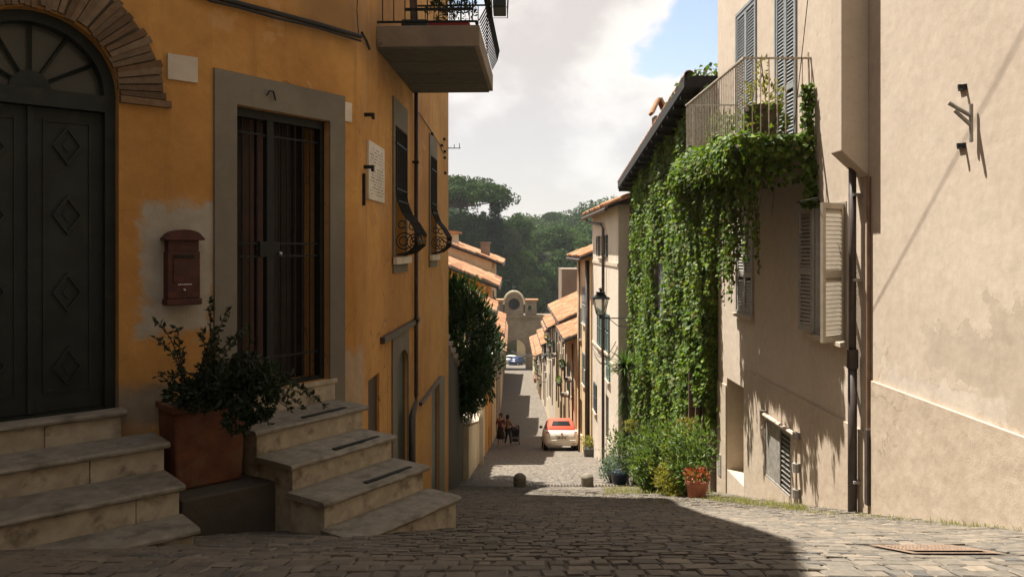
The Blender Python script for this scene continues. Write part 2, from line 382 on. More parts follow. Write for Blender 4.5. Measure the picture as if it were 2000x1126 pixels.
plain('steel', (0.45, 0.44, 0.42), rough=0.35, metal=0.7)
plain('white_paint', (0.75, 0.72, 0.66), rough=0.4, var=0.05, bump=0)
glassmat('pane'); glassmat('dirty_pane', (0.06, 0.065, 0.05), 0.25)
leafmat('ivy_leaf', [(0.045, 0.085, 0.012), (0.085, 0.155, 0.018), (0.13, 0.205, 0.025), (0.20, 0.265, 0.038), (0.07, 0.13, 0.016), (0.04, 0.075, 0.012), (0.18, 0.16, 0.04)], trans=0.36, rough=0.55, spec=0.2, patchy=0.74)
leafmat('shrub_leaf', [(0.012, 0.022, 0.010), (0.022, 0.038, 0.015), (0.03, 0.05, 0.02)], trans=0.2)
leafmat('oleander_leaf', [(0.014, 0.032, 0.012), (0.026, 0.056, 0.019), (0.042, 0.078, 0.026)], trans=0.22, rough=0.38)
leafmat('bed_leaf', [(0.06, 0.105, 0.028), (0.11, 0.165, 0.042), (0.15, 0.205, 0.065), (0.085, 0.14, 0.055)], trans=0.38)
leafmat('blue_leaf', [(0.09, 0.14, 0.11), (0.13, 0.18, 0.15), (0.17, 0.22, 0.2)], trans=0.3)
leafmat('yellow_leaf', [(0.20, 0.19, 0.04), (0.28, 0.24, 0.06), (0.13, 0.16, 0.04)], trans=0.35)
leafmat('red_flower', [(0.30, 0.05, 0.03), (0.42, 0.10, 0.05), (0.22, 0.12, 0.05)], trans=0.3)
leafmat('pink_flower', [(0.45, 0.25, 0.2), (0.5, 0.35, 0.25)], trans=0.3)
leafmat('dry_flower', [(0.34, 0.26, 0.13), (0.42, 0.33, 0.18), (0.25, 0.22, 0.1)], trans=0.3)
leafmat('yucca_leaf', [(0.05, 0.10, 0.03), (0.08, 0.14, 0.04), (0.13, 0.18, 0.06)], trans=0.2, rough=0.35)
leafmat('grass_blade', [(0.14, 0.17, 0.045), (0.22, 0.21, 0.075), (0.30, 0.26, 0.11)], trans=0.3)
leafmat('pine_needle', [(0.020, 0.044, 0.013), (0.034, 0.066, 0.018), (0.050, 0.086, 0.024)], trans=0.15, rough=0.85, spec=0.06)
leafmat('cypress_needle', [(0.014, 0.028, 0.014), (0.022, 0.040, 0.018)], trans=0.1, rough=0.85, spec=0.06)
leafmat('oak_leaf', [(0.022, 0.046, 0.014), (0.038, 0.072, 0.020), (0.062, 0.105, 0.030)], trans=0.2, rough=0.85, spec=0.06)
leafmat('olive_leaf', [(0.075, 0.095, 0.055), (0.105, 0.125, 0.075), (0.055, 0.075, 0.04)], trans=0.2, rough=0.85, spec=0.06)
leafmat('bright_leaf', [(0.045, 0.080, 0.022), (0.07, 0.11, 0.03), (0.09, 0.135, 0.04)], trans=0.25, rough=0.85, spec=0.06)

def earth():
    m, nt, b = base_mat('earth'); p = worldpos(nt)
    col = mix_(nt, ramp_(nt, noise_(nt, p, 0.15, 6), 0.35, 0.65), (0.05, 0.07, 0.025), (0.12, 0.10, 0.05))
    nt.links.new(col, b.inputs['Base Color']); b.inputs['Roughness'].default_value = 1.0
earth()
def masonry():
    m = MATS['gate_stone']; nt = m.node_tree; b = nt.nodes['Principled BSDF']; p = worldpos(nt)
    sx = nd(nt, 'ShaderNodeSeparateXYZ', {0: p}); v = nd(nt, 'ShaderNodeCombineXYZ', {0: sx.outputs[0], 1: sx.outputs[2], 2: 0.0})
    bt = nd(nt, 'ShaderNodeTexBrick', {'Vector': v.outputs[0], 'Scale': 1.0, 'Mortar Size': 0.03, 'Brick Width': 0.9, 'Row Height': 0.42, 'Color1': (1, 1, 1, 1), 'Color2': (0.86, 0.85, 0.84, 1), 'Mortar': (0.72, 0.70, 0.68, 1)})
    src = b.inputs['Base Color'].links[0].from_socket
    nt.links.new(mix_(nt, 1.0, src, bt.outputs[0], 'MULTIPLY'), b.inputs['Base Color'])
masonry()
def far_paving():
    m, nt, b = base_mat('far_paving'); p = worldpos(nt)
    pv = scalev(nt, p, (5.5, 4.2, 0.0))
    vo = nd(nt, 'ShaderNodeTexVoronoi', {'Vector': pv, 'Scale': 1.0}, feature='DISTANCE_TO_EDGE')
    vc = nd(nt, 'ShaderNodeTexVoronoi', {'Vector': pv, 'Scale': 1.0}, feature='F1')
    tone = nd(nt, 'ShaderNodeSeparateColor', {0: vc.outputs['Color']}).outputs[0]
    c = mix_(nt, tone, (0.10, 0.089, 0.074), (0.20, 0.17, 0.133))
    c = mix_(nt, ramp_(nt, noise_(nt, p, 0.35, 6), 0.35, 0.7), c, (0.145, 0.122, 0.09))
    # darker drainage strips across the slope
    j = ramp_(nt, vo.outputs['Distance'], 0.09, 0.02)
    c = mix_(nt, j, c, (0.055, 0.048, 0.038))
    nt.links.new(c, b.inputs['Base Color']); b.inputs['Roughness'].default_value = 0.75
    set_bump(nt, b, ramp_(nt, vo.outputs['Distance'], 0.0, 0.15), 0.6, 0.02)
far_paving()

# ------------------------------------------------------------------ ground sheet and street
def ground():
    xs = [-900, -500, -300, -200, -140, -100, -70, -50, -38, -30, -24, -18, -14, -10, -6, 6, 10, 14, 18, 24, 30, 38, 46, 60, 90, 140, 200, 300, 500, 900]
    ds = [-12, -6, 0, 1, 2, 2.6, 3.2, 3.8, 4.4, 5, 6, 7, 8.5, 10, 12, 14, 16, 18, 20, 22, 24, 28, 32, 36, 40, 45, 50, 55, 60, 66, 72, 80, 88, 96, 104, 112, 120, 130, 140, 150,
          160, 170, 177, 180, 184, 188, 192, 200, 210, 230, 250, 275, 300, 330, 360, 420, 520, 700, 1000, 1600]
    b = MB(); n = len(xs)
    b.v = [Vector((x, d, terrain(x, d) - 0.06)) for d in ds for x in xs]
    b.f = [(j * n + i, j * n + i + 1, (j + 1) * n + i + 1, (j + 1) * n + i) for j in range(len(ds) - 1) for i in range(n - 1)]
    tag(b.build('ground', 'earth', smooth=True), kind='structure')
ground()
COB_END = 18.7
def street():
    root = bpy.data.objects.new('street', None); COL.objects.link(root); OFF['street'] = Vector((0, 0, 0)); tag(root, kind='structure')
    b = MB(); d = -8.0; ds = []
    while d < 152:
        ds.append(d); d += 0.3 if d < COB_END else 0.8 if d < 60 else 2
    near = [q for q in ds if q <= COB_END] + [COB_END]
    far = [COB_END] + [q for q in ds if q > COB_END]
    for nm, dd, mt, dz in (('paving_bed', near, 'joint_bed', 0.0), ('distant_paving', far, 'far_paving', 0.018)):
        b = MB(); b.v = [Vector((x, q, gz(q) + dz)) for q in dd for x in (-6.0, 4.6)]
        b.f = [(2 * j, 2 * j + 1, 2 * j + 3, 2 * j + 2) for j in range(len(dd) - 1)]
        b.build(nm, mt, root, smooth=True)
    # cobbles: uneven courses across the slope, each stone its own block
    rr = random.Random(11)
    stones = []
    d = 2.6
    grate = (2.24, 2.78, 4.30, 4.86)
    row = 0
    while d < COB_END:
        h = rr.uniform(0.085, 0.13)
        x = -4.3 if d < 7 else -2.0
        x += rr.uniform(0, .1)
        ph1, ph2 = rr.uniform(0, 6), rr.uniform(0, 6)
        while x < 3.98:
            w = rr.uniform(0.085, 0.165) * (1.35 if rr.random() < 0.12 else 1.0)
            wav = lambda xx: 0.035 * math.sin(xx * 1.1 + row * 0.06) + 0.016 * math.sin(xx * 3.7 + ph1)
            y0a = d + wav(x); y0b = d + wav(x + w)
            g = rr.uniform(0.002, 0.006)
            j = lambda: rr.uniform(-0.011, 0.011)
            q = [(x + g + j(), y0a + g + j()), (x + w - g + j(), y0b + g + j()), (x + w - g + j(), y0b + h - g + j()), (x + g + j(), y0a + h - g + j())]
            cx, cy = x + w / 2, d + h / 2
            inside = True
            if cy < 7.4 and cx < -1.5 and (Vector((cx, cy)) - A).dot(S1.n.xy if cx < A.x else S2.n.xy) < -0.05: inside = False
            if cy >= 7.4 and cx < -1.62: inside = False
            if grate[0] - .06 < cx < grate[1] + .06 and grate[2] - .05 < cy < grate[3] + .05: inside = False
            if inside: stones.append((cx, cy, q, rr.uniform(0.008, 0.017), rr.uniform(-0.035, 0.035), rr.uniform(-0.04, 0.04)))
            x += w
        d += h; row += 1
    def stone(b, cx, cy, q, top, tx, ty):
        c = Vector((cx, cy, 0)); n = len(b.v)
        z = lambda px, py: gz(py) + tx * (px - cx) + ty * (py - cy)
        ring0 = [Vector((px, py, z(px, py) - 0.03)) for px, py in q]
        ring1 = [Vector((px, py, z(px, py) + top - 0.008)) for px, py in q]
        ring2 = []
        for px, py in q:
            ax, ay = cx + (px - cx) * 0.87, cy + (py - cy) * 0.85
            ring2.append(Vector((ax, ay, z(ax, ay) + top)))
        b.v += ring0 + ring1 + ring2
        for k in (0, 4):
            for i in range(4):
                e = (i + 1) % 4; b.f.append((n + k + i, n + k + e, n + k + 4 + e, n + k + 4 + i))
        b.f.append((n + 8, n + 9, n + 10, n + 11))
    def seen(s):
        cx, cy = s[0], s[1]; u = CX + FPX * cx / cy; v = HY - FPX * gz(cy) / cy
        return 0 < u < 2000 and v < 1126
    vis = sorted([s for s in stones if seen(s) and s[1] > 3.45], key=lambda s: s[1])
    # leave out those behind the steps
    def clear(s):
        p = Vector((s[0], s[1])) - A
        return not (p.dot(S2.n.xy) < 1.55 and p.dot(S2.d.xy) < 1.25 and p.dot(S2.d.xy) > -0.6) and not (p.dot(S1.n.xy) < 1.2 and p.dot(S1.d.xy) < -0.5)
    chosen = [s for s in vis if clear(s)][:300]; ids = set(id(s) for s in chosen)
    rest = MB()
    for s in stones:
        if id(s) in ids:
            b = MB(); stone(b, *s); c = Vector((s[0], s[1], gz(s[1])))
            me = b.mesh('cobble', c, fix=False, autos=35); me.materials.append(MATS['cobble']); inst('cobble', me, root, Matrix.Translation(c))
        else: stone(rest, *s)
    tag(rest.build('cobble_paving', 'cobble', root, fix=False, autos=35), kind='stuff')
    return root
STREET = street()

# ------------------------------------------------------------------ orange house on the left
def arc(cx, cz, r, a0, a1, n): return [(cx + r * math.cos(a0 + (a1 - a0) * i / n), cz + r * math.sin(a0 + (a1 - a0) * i / n)) for i in range(n + 1)]
ZT = 6.25
def orange_house():
    H = thing('orange_house', 'orange plastered house with arched green door and iron balcony on the left', 'house', (-2.39, 6.13, -2.2))
    # ---- wall beside the arched door
    sc = S1.su(67); sr = S1.su(232); hw = sr - sc; zs = 1.13; zd = -1.19
    hole = [(sc - hw, zd), (sc + hw, zd)] + arc(sc, zs, hw, 0, math.pi, 20)
    MB().plate(S1, [(-5.5, -3.5), (0, -3.5), (0, ZT), (-5.5, ZT)], [hole], -0.45, 0).build('wall', 'orange_plaster', H)
    d2 = (0.212, 1.215, -1.21, 1.18)
    hole2 = [(d2[0], d2[2]), (d2[1], d2[2]), (d2[1], d2[3]), (d2[0], d2[3])]
    MB().plate(S2, [(0, -3.5), (1.43, -3.5), (1.43, ZT), (0, ZT)], [hole2], -0.45, 0).build('wall', 'orange_plaster', H)
    # rounded corner between the two facades
    c0 = S2(1.43, 0, 0); c1 = S3(0.14, 0, 0); cc = S2(1.567, 0, 0)
    b = MB(); k = 7; pts = []
    for i in range(k + 1):
        t = i / k; pts.append(c0 * (1 - t) ** 2 + cc * 2 * t * (1 - t) + c1 * t * t)
    b.v = [Vector((p.x, p.y, z)) for z in (-7, ZT) for p in pts]; b.f = [(i, i + 1, k + 2 + i, k + 1 + i) for i in range(k)]
    b.build('wall_corner', 'orange_plaster', H, smooth=True)
    # ---- street side wall with its windows and cellar doors
    w1 = (S3.su(769), S3.su(791), -0.10, 1.50); w2 = (S3.su(839), S3.su(850), -0.10, 1.50)
    k1 = (S3.su(719), S3.su(741), -4.2, -1.365); k2 = (S3.su(773), S3.su(795), -4.6, -1.30); k3 = (S3.su(843), S3.su(856), -5.6, -2.36)
    hs = []
    for q in (w1, w2, k1, k3): hs.append([(q[0], q[2]), (q[1], q[2]), (q[1], q[3]), (q[0], q[3])])
    mid = (k2[0] + k2[1]) / 2; hw2 = (k2[1] - k2[0]) / 2
    hs.append([(k2[0], k2[2]), (k2[1], k2[2])] + [(mid + hw2 * math.cos(a), k2[3] - 0.22 + 0.22 * math.sin(a)) for a in [math.pi * i / 10 for i in range(11)]])
    L3 = 7.46
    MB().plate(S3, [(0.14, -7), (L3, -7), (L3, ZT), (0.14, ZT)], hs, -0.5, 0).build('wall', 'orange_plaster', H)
    e = S3(L3, 0, 0)
    MB().box(-9.5, e.x - 0.02, e.y - 0.4, e.y, -7, ZT).build('wall', 'orange_plaster', H)
    MB().box(-9.5, -9.1, 1.0, e.y - 0.4, -3, ZT).build('wall', 'orange_plaster', H)
    # ---- roof: low slab with its eaves over the street
    out = [(-9.8, 0.6), (-5.7, 1.9), (-3.2, 4.0), (-1.25, 5.75), (-0.86, 7.5), (-0.98, 12.7), (-0.9, 15.1), (-9.8, 15.1)]
    r = MB(); n = len(out)
    r.v = [Vector((x, y, ZT + 0.01)) for x, y in out] + [Vector((x, y, ZT + 0.16)) for x, y in out] + [Vector((-6.0, 5, ZT + 1.4)), Vector((-5.2, 12, ZT + 1.4))]
    r.f = [tuple(range(n))[::-1]] + [(i, (i + 1) % n, n + (i + 1) % n, n + i) for i in range(n)]
    a, c = 2 * n, 2 * n + 1
    r.f += [(n + 0, n + 1, a), (n + 1, n + 2, a), (n + 2, n + 3, a), (n + 3, n + 4, a), (n + 4, n + 5, c, a), (n + 5, n + 6, c), (n + 6, n + 7, c), (n + 7, n, a, c)]
    r.build('roof', 'roof_tile', H)
    # ---- brick arch over the green door, one block per brick
    ARCH = MB().plate(S1, arc(sc, zs, hw + 0.025, 0, math.pi, 24) + arc(sc, zs, hw + 0.315, math.pi, 0, 24), [], -0.02, 0.012).build('arch', 'arch_mortar', H)
    nb = 43; ri, ro = hw + 0.004, hw + 0.325
    da = math.pi / nb
    bm_ = MB()
    for nn in (0.013, 0.042):
        for (rad, sg) in ((ri, -1), (ro, -1), (ro, 1), (ri, 1)):
            wdt = rad * da / 2 * 0.86; bm_.v.append(Vector((rad, nn, sg * wdt)))
    bm_.f = [(0, 1, 2, 3), (7, 6, 5, 4), (0, 4, 5, 1), (1, 5, 6, 2), (2, 6, 7, 3), (3, 7, 4, 0)]
    me = bm_.mesh('brick'); me.materials.append(MATS['arch_brick'])
    rr = random.Random(3)
    for i in range(nb):
        ang = da * (i + 0.5)
        m = S1.mat(sc, rr.uniform(-0.006, 0.006), zs) @ Matrix.Rotation(-ang, 4, 'Y') @ Matrix.Diagonal((rr.uniform(.97, 1.02), 1, rr.uniform(.9, 1.04), 1))
        m = m @ Matrix.Rotation(rr.uniform(-.012, .012), 4, 'Y'); inst('brick', me, ARCH, m)
    MB().fbox(S1, sc + hw + 0.002, sc + hw + 0.36, 0.0, 0.05, zs - 0.055, zs - 0.005).build('impost', 'arch_brick', ARCH)
    MB().fbox(S1, sc - hw - 0.36, sc - hw - 0.002, 0.0, 0.05, zs - 0.055, zs - 0.005).build('impost', 'arch_brick', ARCH)
    # ---- green double door
    D = MB().plate(S1, [(sc - hw, zd), (sc + hw, zd)] + arc(sc, zs, hw, 0, math.pi, 24),
                   [[(sc - hw + .07, zd + .012), (sc + hw - .07, zd + .012), (sc + hw - .07, zs - .12), (sc - hw + .07, zs - .12)],
                    [(sc - hw + .075, zs + 0.0)] + [(sc + hw - .075, zs + 0.0)] + arc(sc, zs, hw - .075, 0, math.pi, 20)[1:-1]], -0.26, -0.09).build('front_door', 'green_door', H)
    for sg in (-1, 1):
        x0, x1 = (sc - hw + .07, sc - .004) if sg < 0 else (sc + .004, sc + hw - .07)
        lf = MB().fbox(S1, x0, x1, -0.22, -0.17, zd + .016, zs - .123)
        lf.build('door_leaf', 'green_door', D)
        mo = MB()
        xi0, xi1 = x0 + .075, x1 - .075
        for xx in (xi0, xi1 - .018): mo.fbox(S1, xx, xx + .018, -.172, -.155, zd + .15, zs - .2)
        for zz in (zd + .15, zs - .218): mo.fbox(S1, xi0 + .0185, xi1 - .0185, -.172, -.157, zz, zz + .018)
        mo.build('moulding', 'green_door', D)
        cxp = (xi0 + xi1) / 2
        for v in (285, 420, 570, 715):
            zc = S1.zv(cxp, v, -.17); dm = MB(); w, hgt, t = .098, .145, .02
            ring = [(cxp, zc - hgt), (cxp + w, zc), (cxp, zc + hgt), (cxp - w, zc)]
            inner = [(cxp, zc - hgt + t * 1.5), (cxp + w - t, zc), (cxp, zc + hgt - t * 1.5), (cxp - w + t, zc)]
            dm.plate(S1, ring, [inner], -.172, -.145)
            dm.plate(S1, [(cxp, zc - .05), (cxp + .034, zc), (cxp, zc + .05), (cxp - .034, zc)], [], -.172, -.158)
            dm.build('diamond_panel', 'green_door', D)
    MB().fbox(S1, sc - .018, sc + .018, -.17, -.135, zd + .02, zs - .125).build('astragal', 'green_door', D)
    G = MB().plate(S1, [(sc - hw + .07, zs - .003)] + arc(sc, zs, hw - .07, 0, math.pi, 20)[:-1], [], -.215, -.205).build('fanlight', 'dirty_pane', D)
    for i in range(1, 6):
        a = math.pi * i / 6
        MB().tube([S1(sc + .10 * math.cos(a), -.165, zs + .10 * math.sin(a)), S1(sc + (hw - .07) * math.cos(a), -.165, zs + (hw - .07) * math.sin(a))], .014, 4).build('glazing_bar', 'green_door', D)
    MB().plate(S1, [(sc + .13, zs)] + arc(sc, zs, .13, 0, math.pi, 10)[1:], [], -.19, -.15).build('fanlight_hub', 'green_door', D)
    # ---- grey surround, iron gate and wooden door behind it
    f0, f1, ft = 0.006, 1.40, 1.44
    MB().plate(S2, [(f0, -2.2), (d2[0], -2.2), (d2[0], d2[3]), (d2[1], d2[3]), (d2[1], -2.2), (f1, -2.2), (f1, ft), (f0, ft)], [], 0.0, 0.022).build('door_surround', 'grey_render', H)
    WD = MB().fbox(S2, d2[0] - .02, d2[1] + .02, -.42, -.34, d2[2], d2[3] + .02).build('wooden_door', 'brown_wood', H)
    for i in range(7):
        x = d2[0] + .03 + i * .137
        MB().fbox(S2, x, x + .118, -.339, -.322 + (i % 2) * .006, d2[2] + .05, d2[3] - .02).build('plank', 'red_wood' if i in (2, 3) else 'brown_wood', WD)
    GT = MB()
    GT.plate(S2, hole2, [[(d2[0] + .06, d2[2] + .03), (d2[1] - .05, d2[2] + .03), (d2[1] - .05, d2[3] - .075), (d2[0] + .06, d2[3] - .075)]], -.14, -.06)
    GT = GT.build('iron_gate', 'iron', H)
    gm = (d2[0] + d2[1]) / 2 - .1
    MB().fbox(S2, gm - .035, gm + .035, -.125, -.07, d2[2] + .03, d2[3] - .075).build('meeting_stile', 'iron', GT)
    bar = MB().tube([(0, 0, 0), (0, 0, d2[3] - d2[2] - .1)], .0085, 5).mesh('bar'); bar.materials.append(MATS['iron'])
    xs = [d2[0] + .06 + (gm - .035 - d2[0] - .06) * (i + 1) / 4 for i in range(3)] + [gm + .035 + (d2[1] - .05 - gm - .035) * (i + 1) / 6 for i in range(5)]
    for x in xs: inst('bar', bar, GT, S2.mat(x, -.1, d2[2] + .025))
    for z in (d2[3] - .2, d2[2] + .26, S2.zv(.7, 475), S2.zv(.7, 500)): MB().fbox(S2, d2[0] + .06, d2[1] - .05, -.112, -.092, z - .008, z + .008).build('cross_rail', 'iron', GT)
    zl = S2.zv(.7, 487)
    MB().fbox(S2, gm - .11, gm + .1, -.09, -.064, zl - .06, zl + .07).build('lock_plate', 'iron', GT)
    kn = S2.pt(548, 495, -.04); MB().lathe(kn, [(0.001, -.018), (.016, -.012), (.018, 0), (.014, .013), (.001, .018)], 8).build('knob', 'steel', GT, smooth=True)
    hk = S2.pt(530, 188, .05); MB().tube([hk + S2.d * t[0] + Vector((0, 0, t[1])) for t in ((-.05, 0), (-.02, .04), (.02, .045), (.045, -.03))], .008, 5).build('hook', 'iron', H)
    # ---- plates on the wall
    def plate_on(fr, u0, u1, v0, v1, n, name, mt, par=H):
        s0, s1 = fr.su(u0), fr.su(u1); z0, z1 = fr.zv((s0 + s1) / 2, v1), fr.zv((s0 + s1) / 2, v0)
        return MB().fbox(fr, s0, s1, 0.001, n, z0, z1).build(name, mt, par, bevel=.003), (s0, s1, z0, z1)
    tag(plate_on(S1, 326, 385, 109, 159, .02, 'marble_plate', 'marble')[0], 'blank pale marble plate')
    plate_on(S2, 659, 685, 199, 237, .02, 'marble_plate', 'pale_marble')
    pl, (s0, s1, z0, z1) = plate_on(S3, 716, 747, 283, 393, .025, 'plaque', 'pale_marble')
    tag(pl, 'tall marble plaque with worn illegible lines of carving')
    rr = random.Random(5); tx = MB(); z = z1 - .07
    while z > z0 + .05:
        a = s0 + .05 + rr.uniform(0, .05)
        while a < s1 - .09:
            w = rr.uniform(.012, .05)
            if rr.random() < .6: tx.fbox(S3, a, a + w, .0255, .0265, z, z + .008)
            a += w + .012
        z -= .034
    tag(tx.build('carved_line', 'lettering', pl), kind='stuff')
    for u, v in ((712, 224), (711, 326)):
        p = S3.pt(u, v, 0.0); s, zz = S3.sz(u, v)
        c = MB().fbox(S3, s - .02, s + .03, 0, .10, zz - .016, zz + .016).fbox(S3, s - .02, s + .03, .075, .10, zz - .045, zz - .0165)
        c.build('wall_bracket', 'iron', H)
    s, zz = S3.sz(708, 370); MB().fbox(S3, s - .012, s + .012, .0, .03, zz - .16, zz + .16).build('iron_bar', 'iron', H)
    # ---- windows with bellied grilles
    for (w, uu) in ((w1, 0), (w2, 1)):
        W = MB().plate(S3, [(w[0] - .1, w[2] - .2), (w[1] + .1, w[2] - .2), (w[1] + .1, w[3] + .33), (w[0] - .1, w[3] + .33)],
                       [[(w[0], w[2]), (w[1], w[2]), (w[1], w[3]), (w[0], w[3])]], 0.001, .022).build('window', 'grey_render', H)
        MB().fbox(S3, w[0] - .02, w[1] + .02, -.3, -.27, w[2], w[3]).build('pane', 'pane', W)
        MB().fbox(S3, (w[0] + w[1]) / 2 - .03, (w[0] + w[1]) / 2 + .03, -.268, -.24, w[2], w[3]).build('sash', 'dark_metal_door', W)
        MB().fbox(S3, w[0] - .14, w[1] + .14, 0.023, .07, w[2] - .09, w[2] - .005).build('sill', 'pale_marble', W)
        zb = w[2] + .02; top = w[3] - .02
        prof = [(.03, top), (.03, zb + .75), (.045, zb + .66), (.10, zb + .52), (.20, zb + .40), (.285, zb + .26), (.27, zb + .12), (.16, zb + .03), (.03, zb)]
        for i in range(7):
            s = w[0] + .03 + (w[1] - w[0] - .06) * i / 6
            MB().tube([S3(s, n, z) for n, z in prof], .011, 5).build('grille_bar', 'iron', W)
        for (n, z) in ((.03, top - .2), (.03, top - .75), (.05, zb + .66), (.275, zb + .18)):
            MB().fbox(S3, w[0] - .01, w[1] + .01, n - .012, n + .012, z - .01, z + .01).build('grille_rail', 'iron', W)
        for s in (w[0] + .005, w[1] - .005):
            for (rad, cn, cz) in ((.10, .13, zb + .17), (.055, .12, zb + .17), (.045, .10, zb + .37)):
                MB().tube([S3(s, cn + rad * math.cos(a), cz + rad * math.sin(a)) for a in [2 * math.pi * i / 12 for i in range(12)]], .008, 4).build('scroll', 'iron', W)
    # ---- cellar doors under their ledges
    MB().fbox(S3, k1[0] - .02, k1[1] + .02, -.08, -.03, k1[2], k1[3]).build('cellar_door', 'brown_door', H)
    MB().fbox(S3, k2[0] - .03, k2[1] + .03, -.09, -.03, k2[2], k2[3]).build('cellar_door', 'dark_metal_door', H)
    MB().fbox(S3, k3[0] - .03, k3[1] + .03, -.09, -.03, k3[2], k3[3]).build('cellar_door', 'dark_metal_door', H)
    MB().plate(S3, [(k2[0] - .28, -5), (k2[0], -5), (k2[0], k2[3] - .22)] + [(mid - hw2 * math.cos(a), k2[3] - .22 + .22 * math.sin(a)) for a in [math.pi * i / 10 for i in range(1, 10)]] +
               [(k2[1], k2[3] - .22), (k2[1], -5), (k2[1] + .06, -5), (k2[1] + .06, -1.06), (k2[0] - .28, -1.06)], [], 0.001, .02).build('door_surround', 'grey_render', H)
    MB().fbox(S3, k3[1] + .002, k3[1] + .75, 0.001, .02, -7, -2.34).build('door_surround', 'grey_render', H)
    MB().fbox(S3, S3.su(742), S3.su(813), 0.0, .055, -1.055, -.985).build('ledge', 'pipe_brown', H)
    MB().fbox(S3, S3.su(818), S3.su(859), 0.0, .05, -2.30, -2.25).build('ledge', 'pipe_brown', H)
    # ---- drainpipe with its elbow, cable runs
    sp = S3.su(813, .05)
    zj = S3.zv(sp, 785); sp2 = S3.su(805, .06)
    MB().tube([S3(sp, .05, 2.2), S3(sp, .05, zj + .1), S3(sp - .05, .055, zj), S3(sp2, .06, zj - .12), S3(sp2, .06, gz(S3(sp2, 0, 0).y) - .02)], [.03, .03, .032, .05, .05], 8).build('drainpipe', 'pipe_brown', H, smooth=True)
    for z in (1.2, .1, -1.0): MB().fbox(S3, sp - .045, sp + .045, 0, .088, z - .015, z + .015).build('pipe_clip', 'iron', H)
    cab = [S1.pt(300, -62, .03), S1.pt(413, -8, .03), S2.pt(470, 8, .04), S2.pt(540, 26, .045), S2.pt(620, 47, .04), S2.pt(705, 72, .05)]
    MB().tube(cab, .022, 6).build('cable', 'black_cable', H, smooth=True)
    MB().tube([p + Vector((.0, -.01, -.035 - .01 * (i % 2))) for i, p in enumerate(cab)], .012, 5).build('cable', 'black_cable', H, smooth=True)
    MB().tube([S2.pt(700, -30, .04), S2.pt(697, 20, .04), S2.pt(700, 66, .04)], .006, 4).build('cable', 'black_cable', H)
    MB().tube([S3.pt(707, 64, .04), S3.pt(716, 80, .035), S3.pt(722, 96, .02)], .014, 5).build('cable', 'black_cable', H)
    MB().tube([S3.pt(814, 215, .02), S3.pt(838, 250, .015), S3.pt(860, 285, .02), S3.pt(866, 300, .02)], .008, 4).build('cable', 'black_cable', H)
    for u, v in ((842, 262), (861, 284), (866, 272), (867, 296), (867, 308), (868, 338)):
        s, zz = S3.sz(u, v); MB().fbox(S3, s - .05, s + .05, 0, .04, zz - .02, zz + .02).build('cable_clip', 'iron', H)
    s, zz = S3.sz(874, 288)
    MB().tube([S3(7.4, .0, zz), S3(7.4, .24, zz)], .01, 4).tube([S3(7.4, .12, zz), S3(7.4, .12, zz + .07)], .008, 4).tube([S3(7.4, .22, zz), S3(7.4, .22, zz + .09)], .008, 4).build('insulator_arm', 'iron', H)
    # ---- balcony
    b0, b1, bo, bz0, bz1 = S3.su(735), S3.su(806), 1.12, 2.16, 2.41
    B = MB().fbox(S3, b0, b1, 0.0, bo, bz0 + .02, bz1).build('balcony', 'balcony_concrete', H, bevel=.008)
    nseg = 4
    for i in range(nseg):
        a = b0 + (b1 - b0) * i / nseg; c = b0 + (b1 - b0) * (i + 1) / nseg
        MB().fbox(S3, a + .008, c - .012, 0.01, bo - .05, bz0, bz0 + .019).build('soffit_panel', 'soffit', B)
    rt = bz1 + .95; no = bo - .04
    belly = lambda z: .13 * math.sin(math.pi * min(1, max(0, (z - bz1) / .62))) ** 1.2
    nb = 22
    for i in range(nb):
        s = b0 + .05 + (b1 - b0 - .1) * i / (nb - 1)
        MB().tube([S3(s, no + belly(z), z) for z in [bz1 + .06 + .89 * j / 7 for j in range(8)]], .009, 4).build('baluster', 'iron', B)
    for i in range(9):
        n = .06 + (no - .1) * i / 8
        MB().tube([S3(b0 + .04, n, bz1 + .04), S3(b0 + .04, n, rt)], .008, 4).build('baluster', 'iron', B)
        MB().tube([S3(b1 - .04, n, bz1 + .04), S3(b1 - .04, n, rt)], .008, 4).build('baluster', 'iron', B)
    for z, t in ((bz1 + .05, .014), (rt, .02)):
        MB().fbox(S3, b0 + .04, b1 - .04, no - t, no + t, z - .01, z + .012).build('hand_rail', 'iron', B)
        for ss in (b0 + .04, b1 - .04): MB().fbox(S3, ss - .012, ss + .012, 0.0, no - t - .001, z - .01, z + .01).build('hand_rail', 'iron', B)
    MB().fbox(S3, b0 + .03, b0 + .05, .3, no - .03, bz1 + .17, bz1 + .2).build('hand_rail', 'iron', B)
    return H
HOUSE = orange_house()

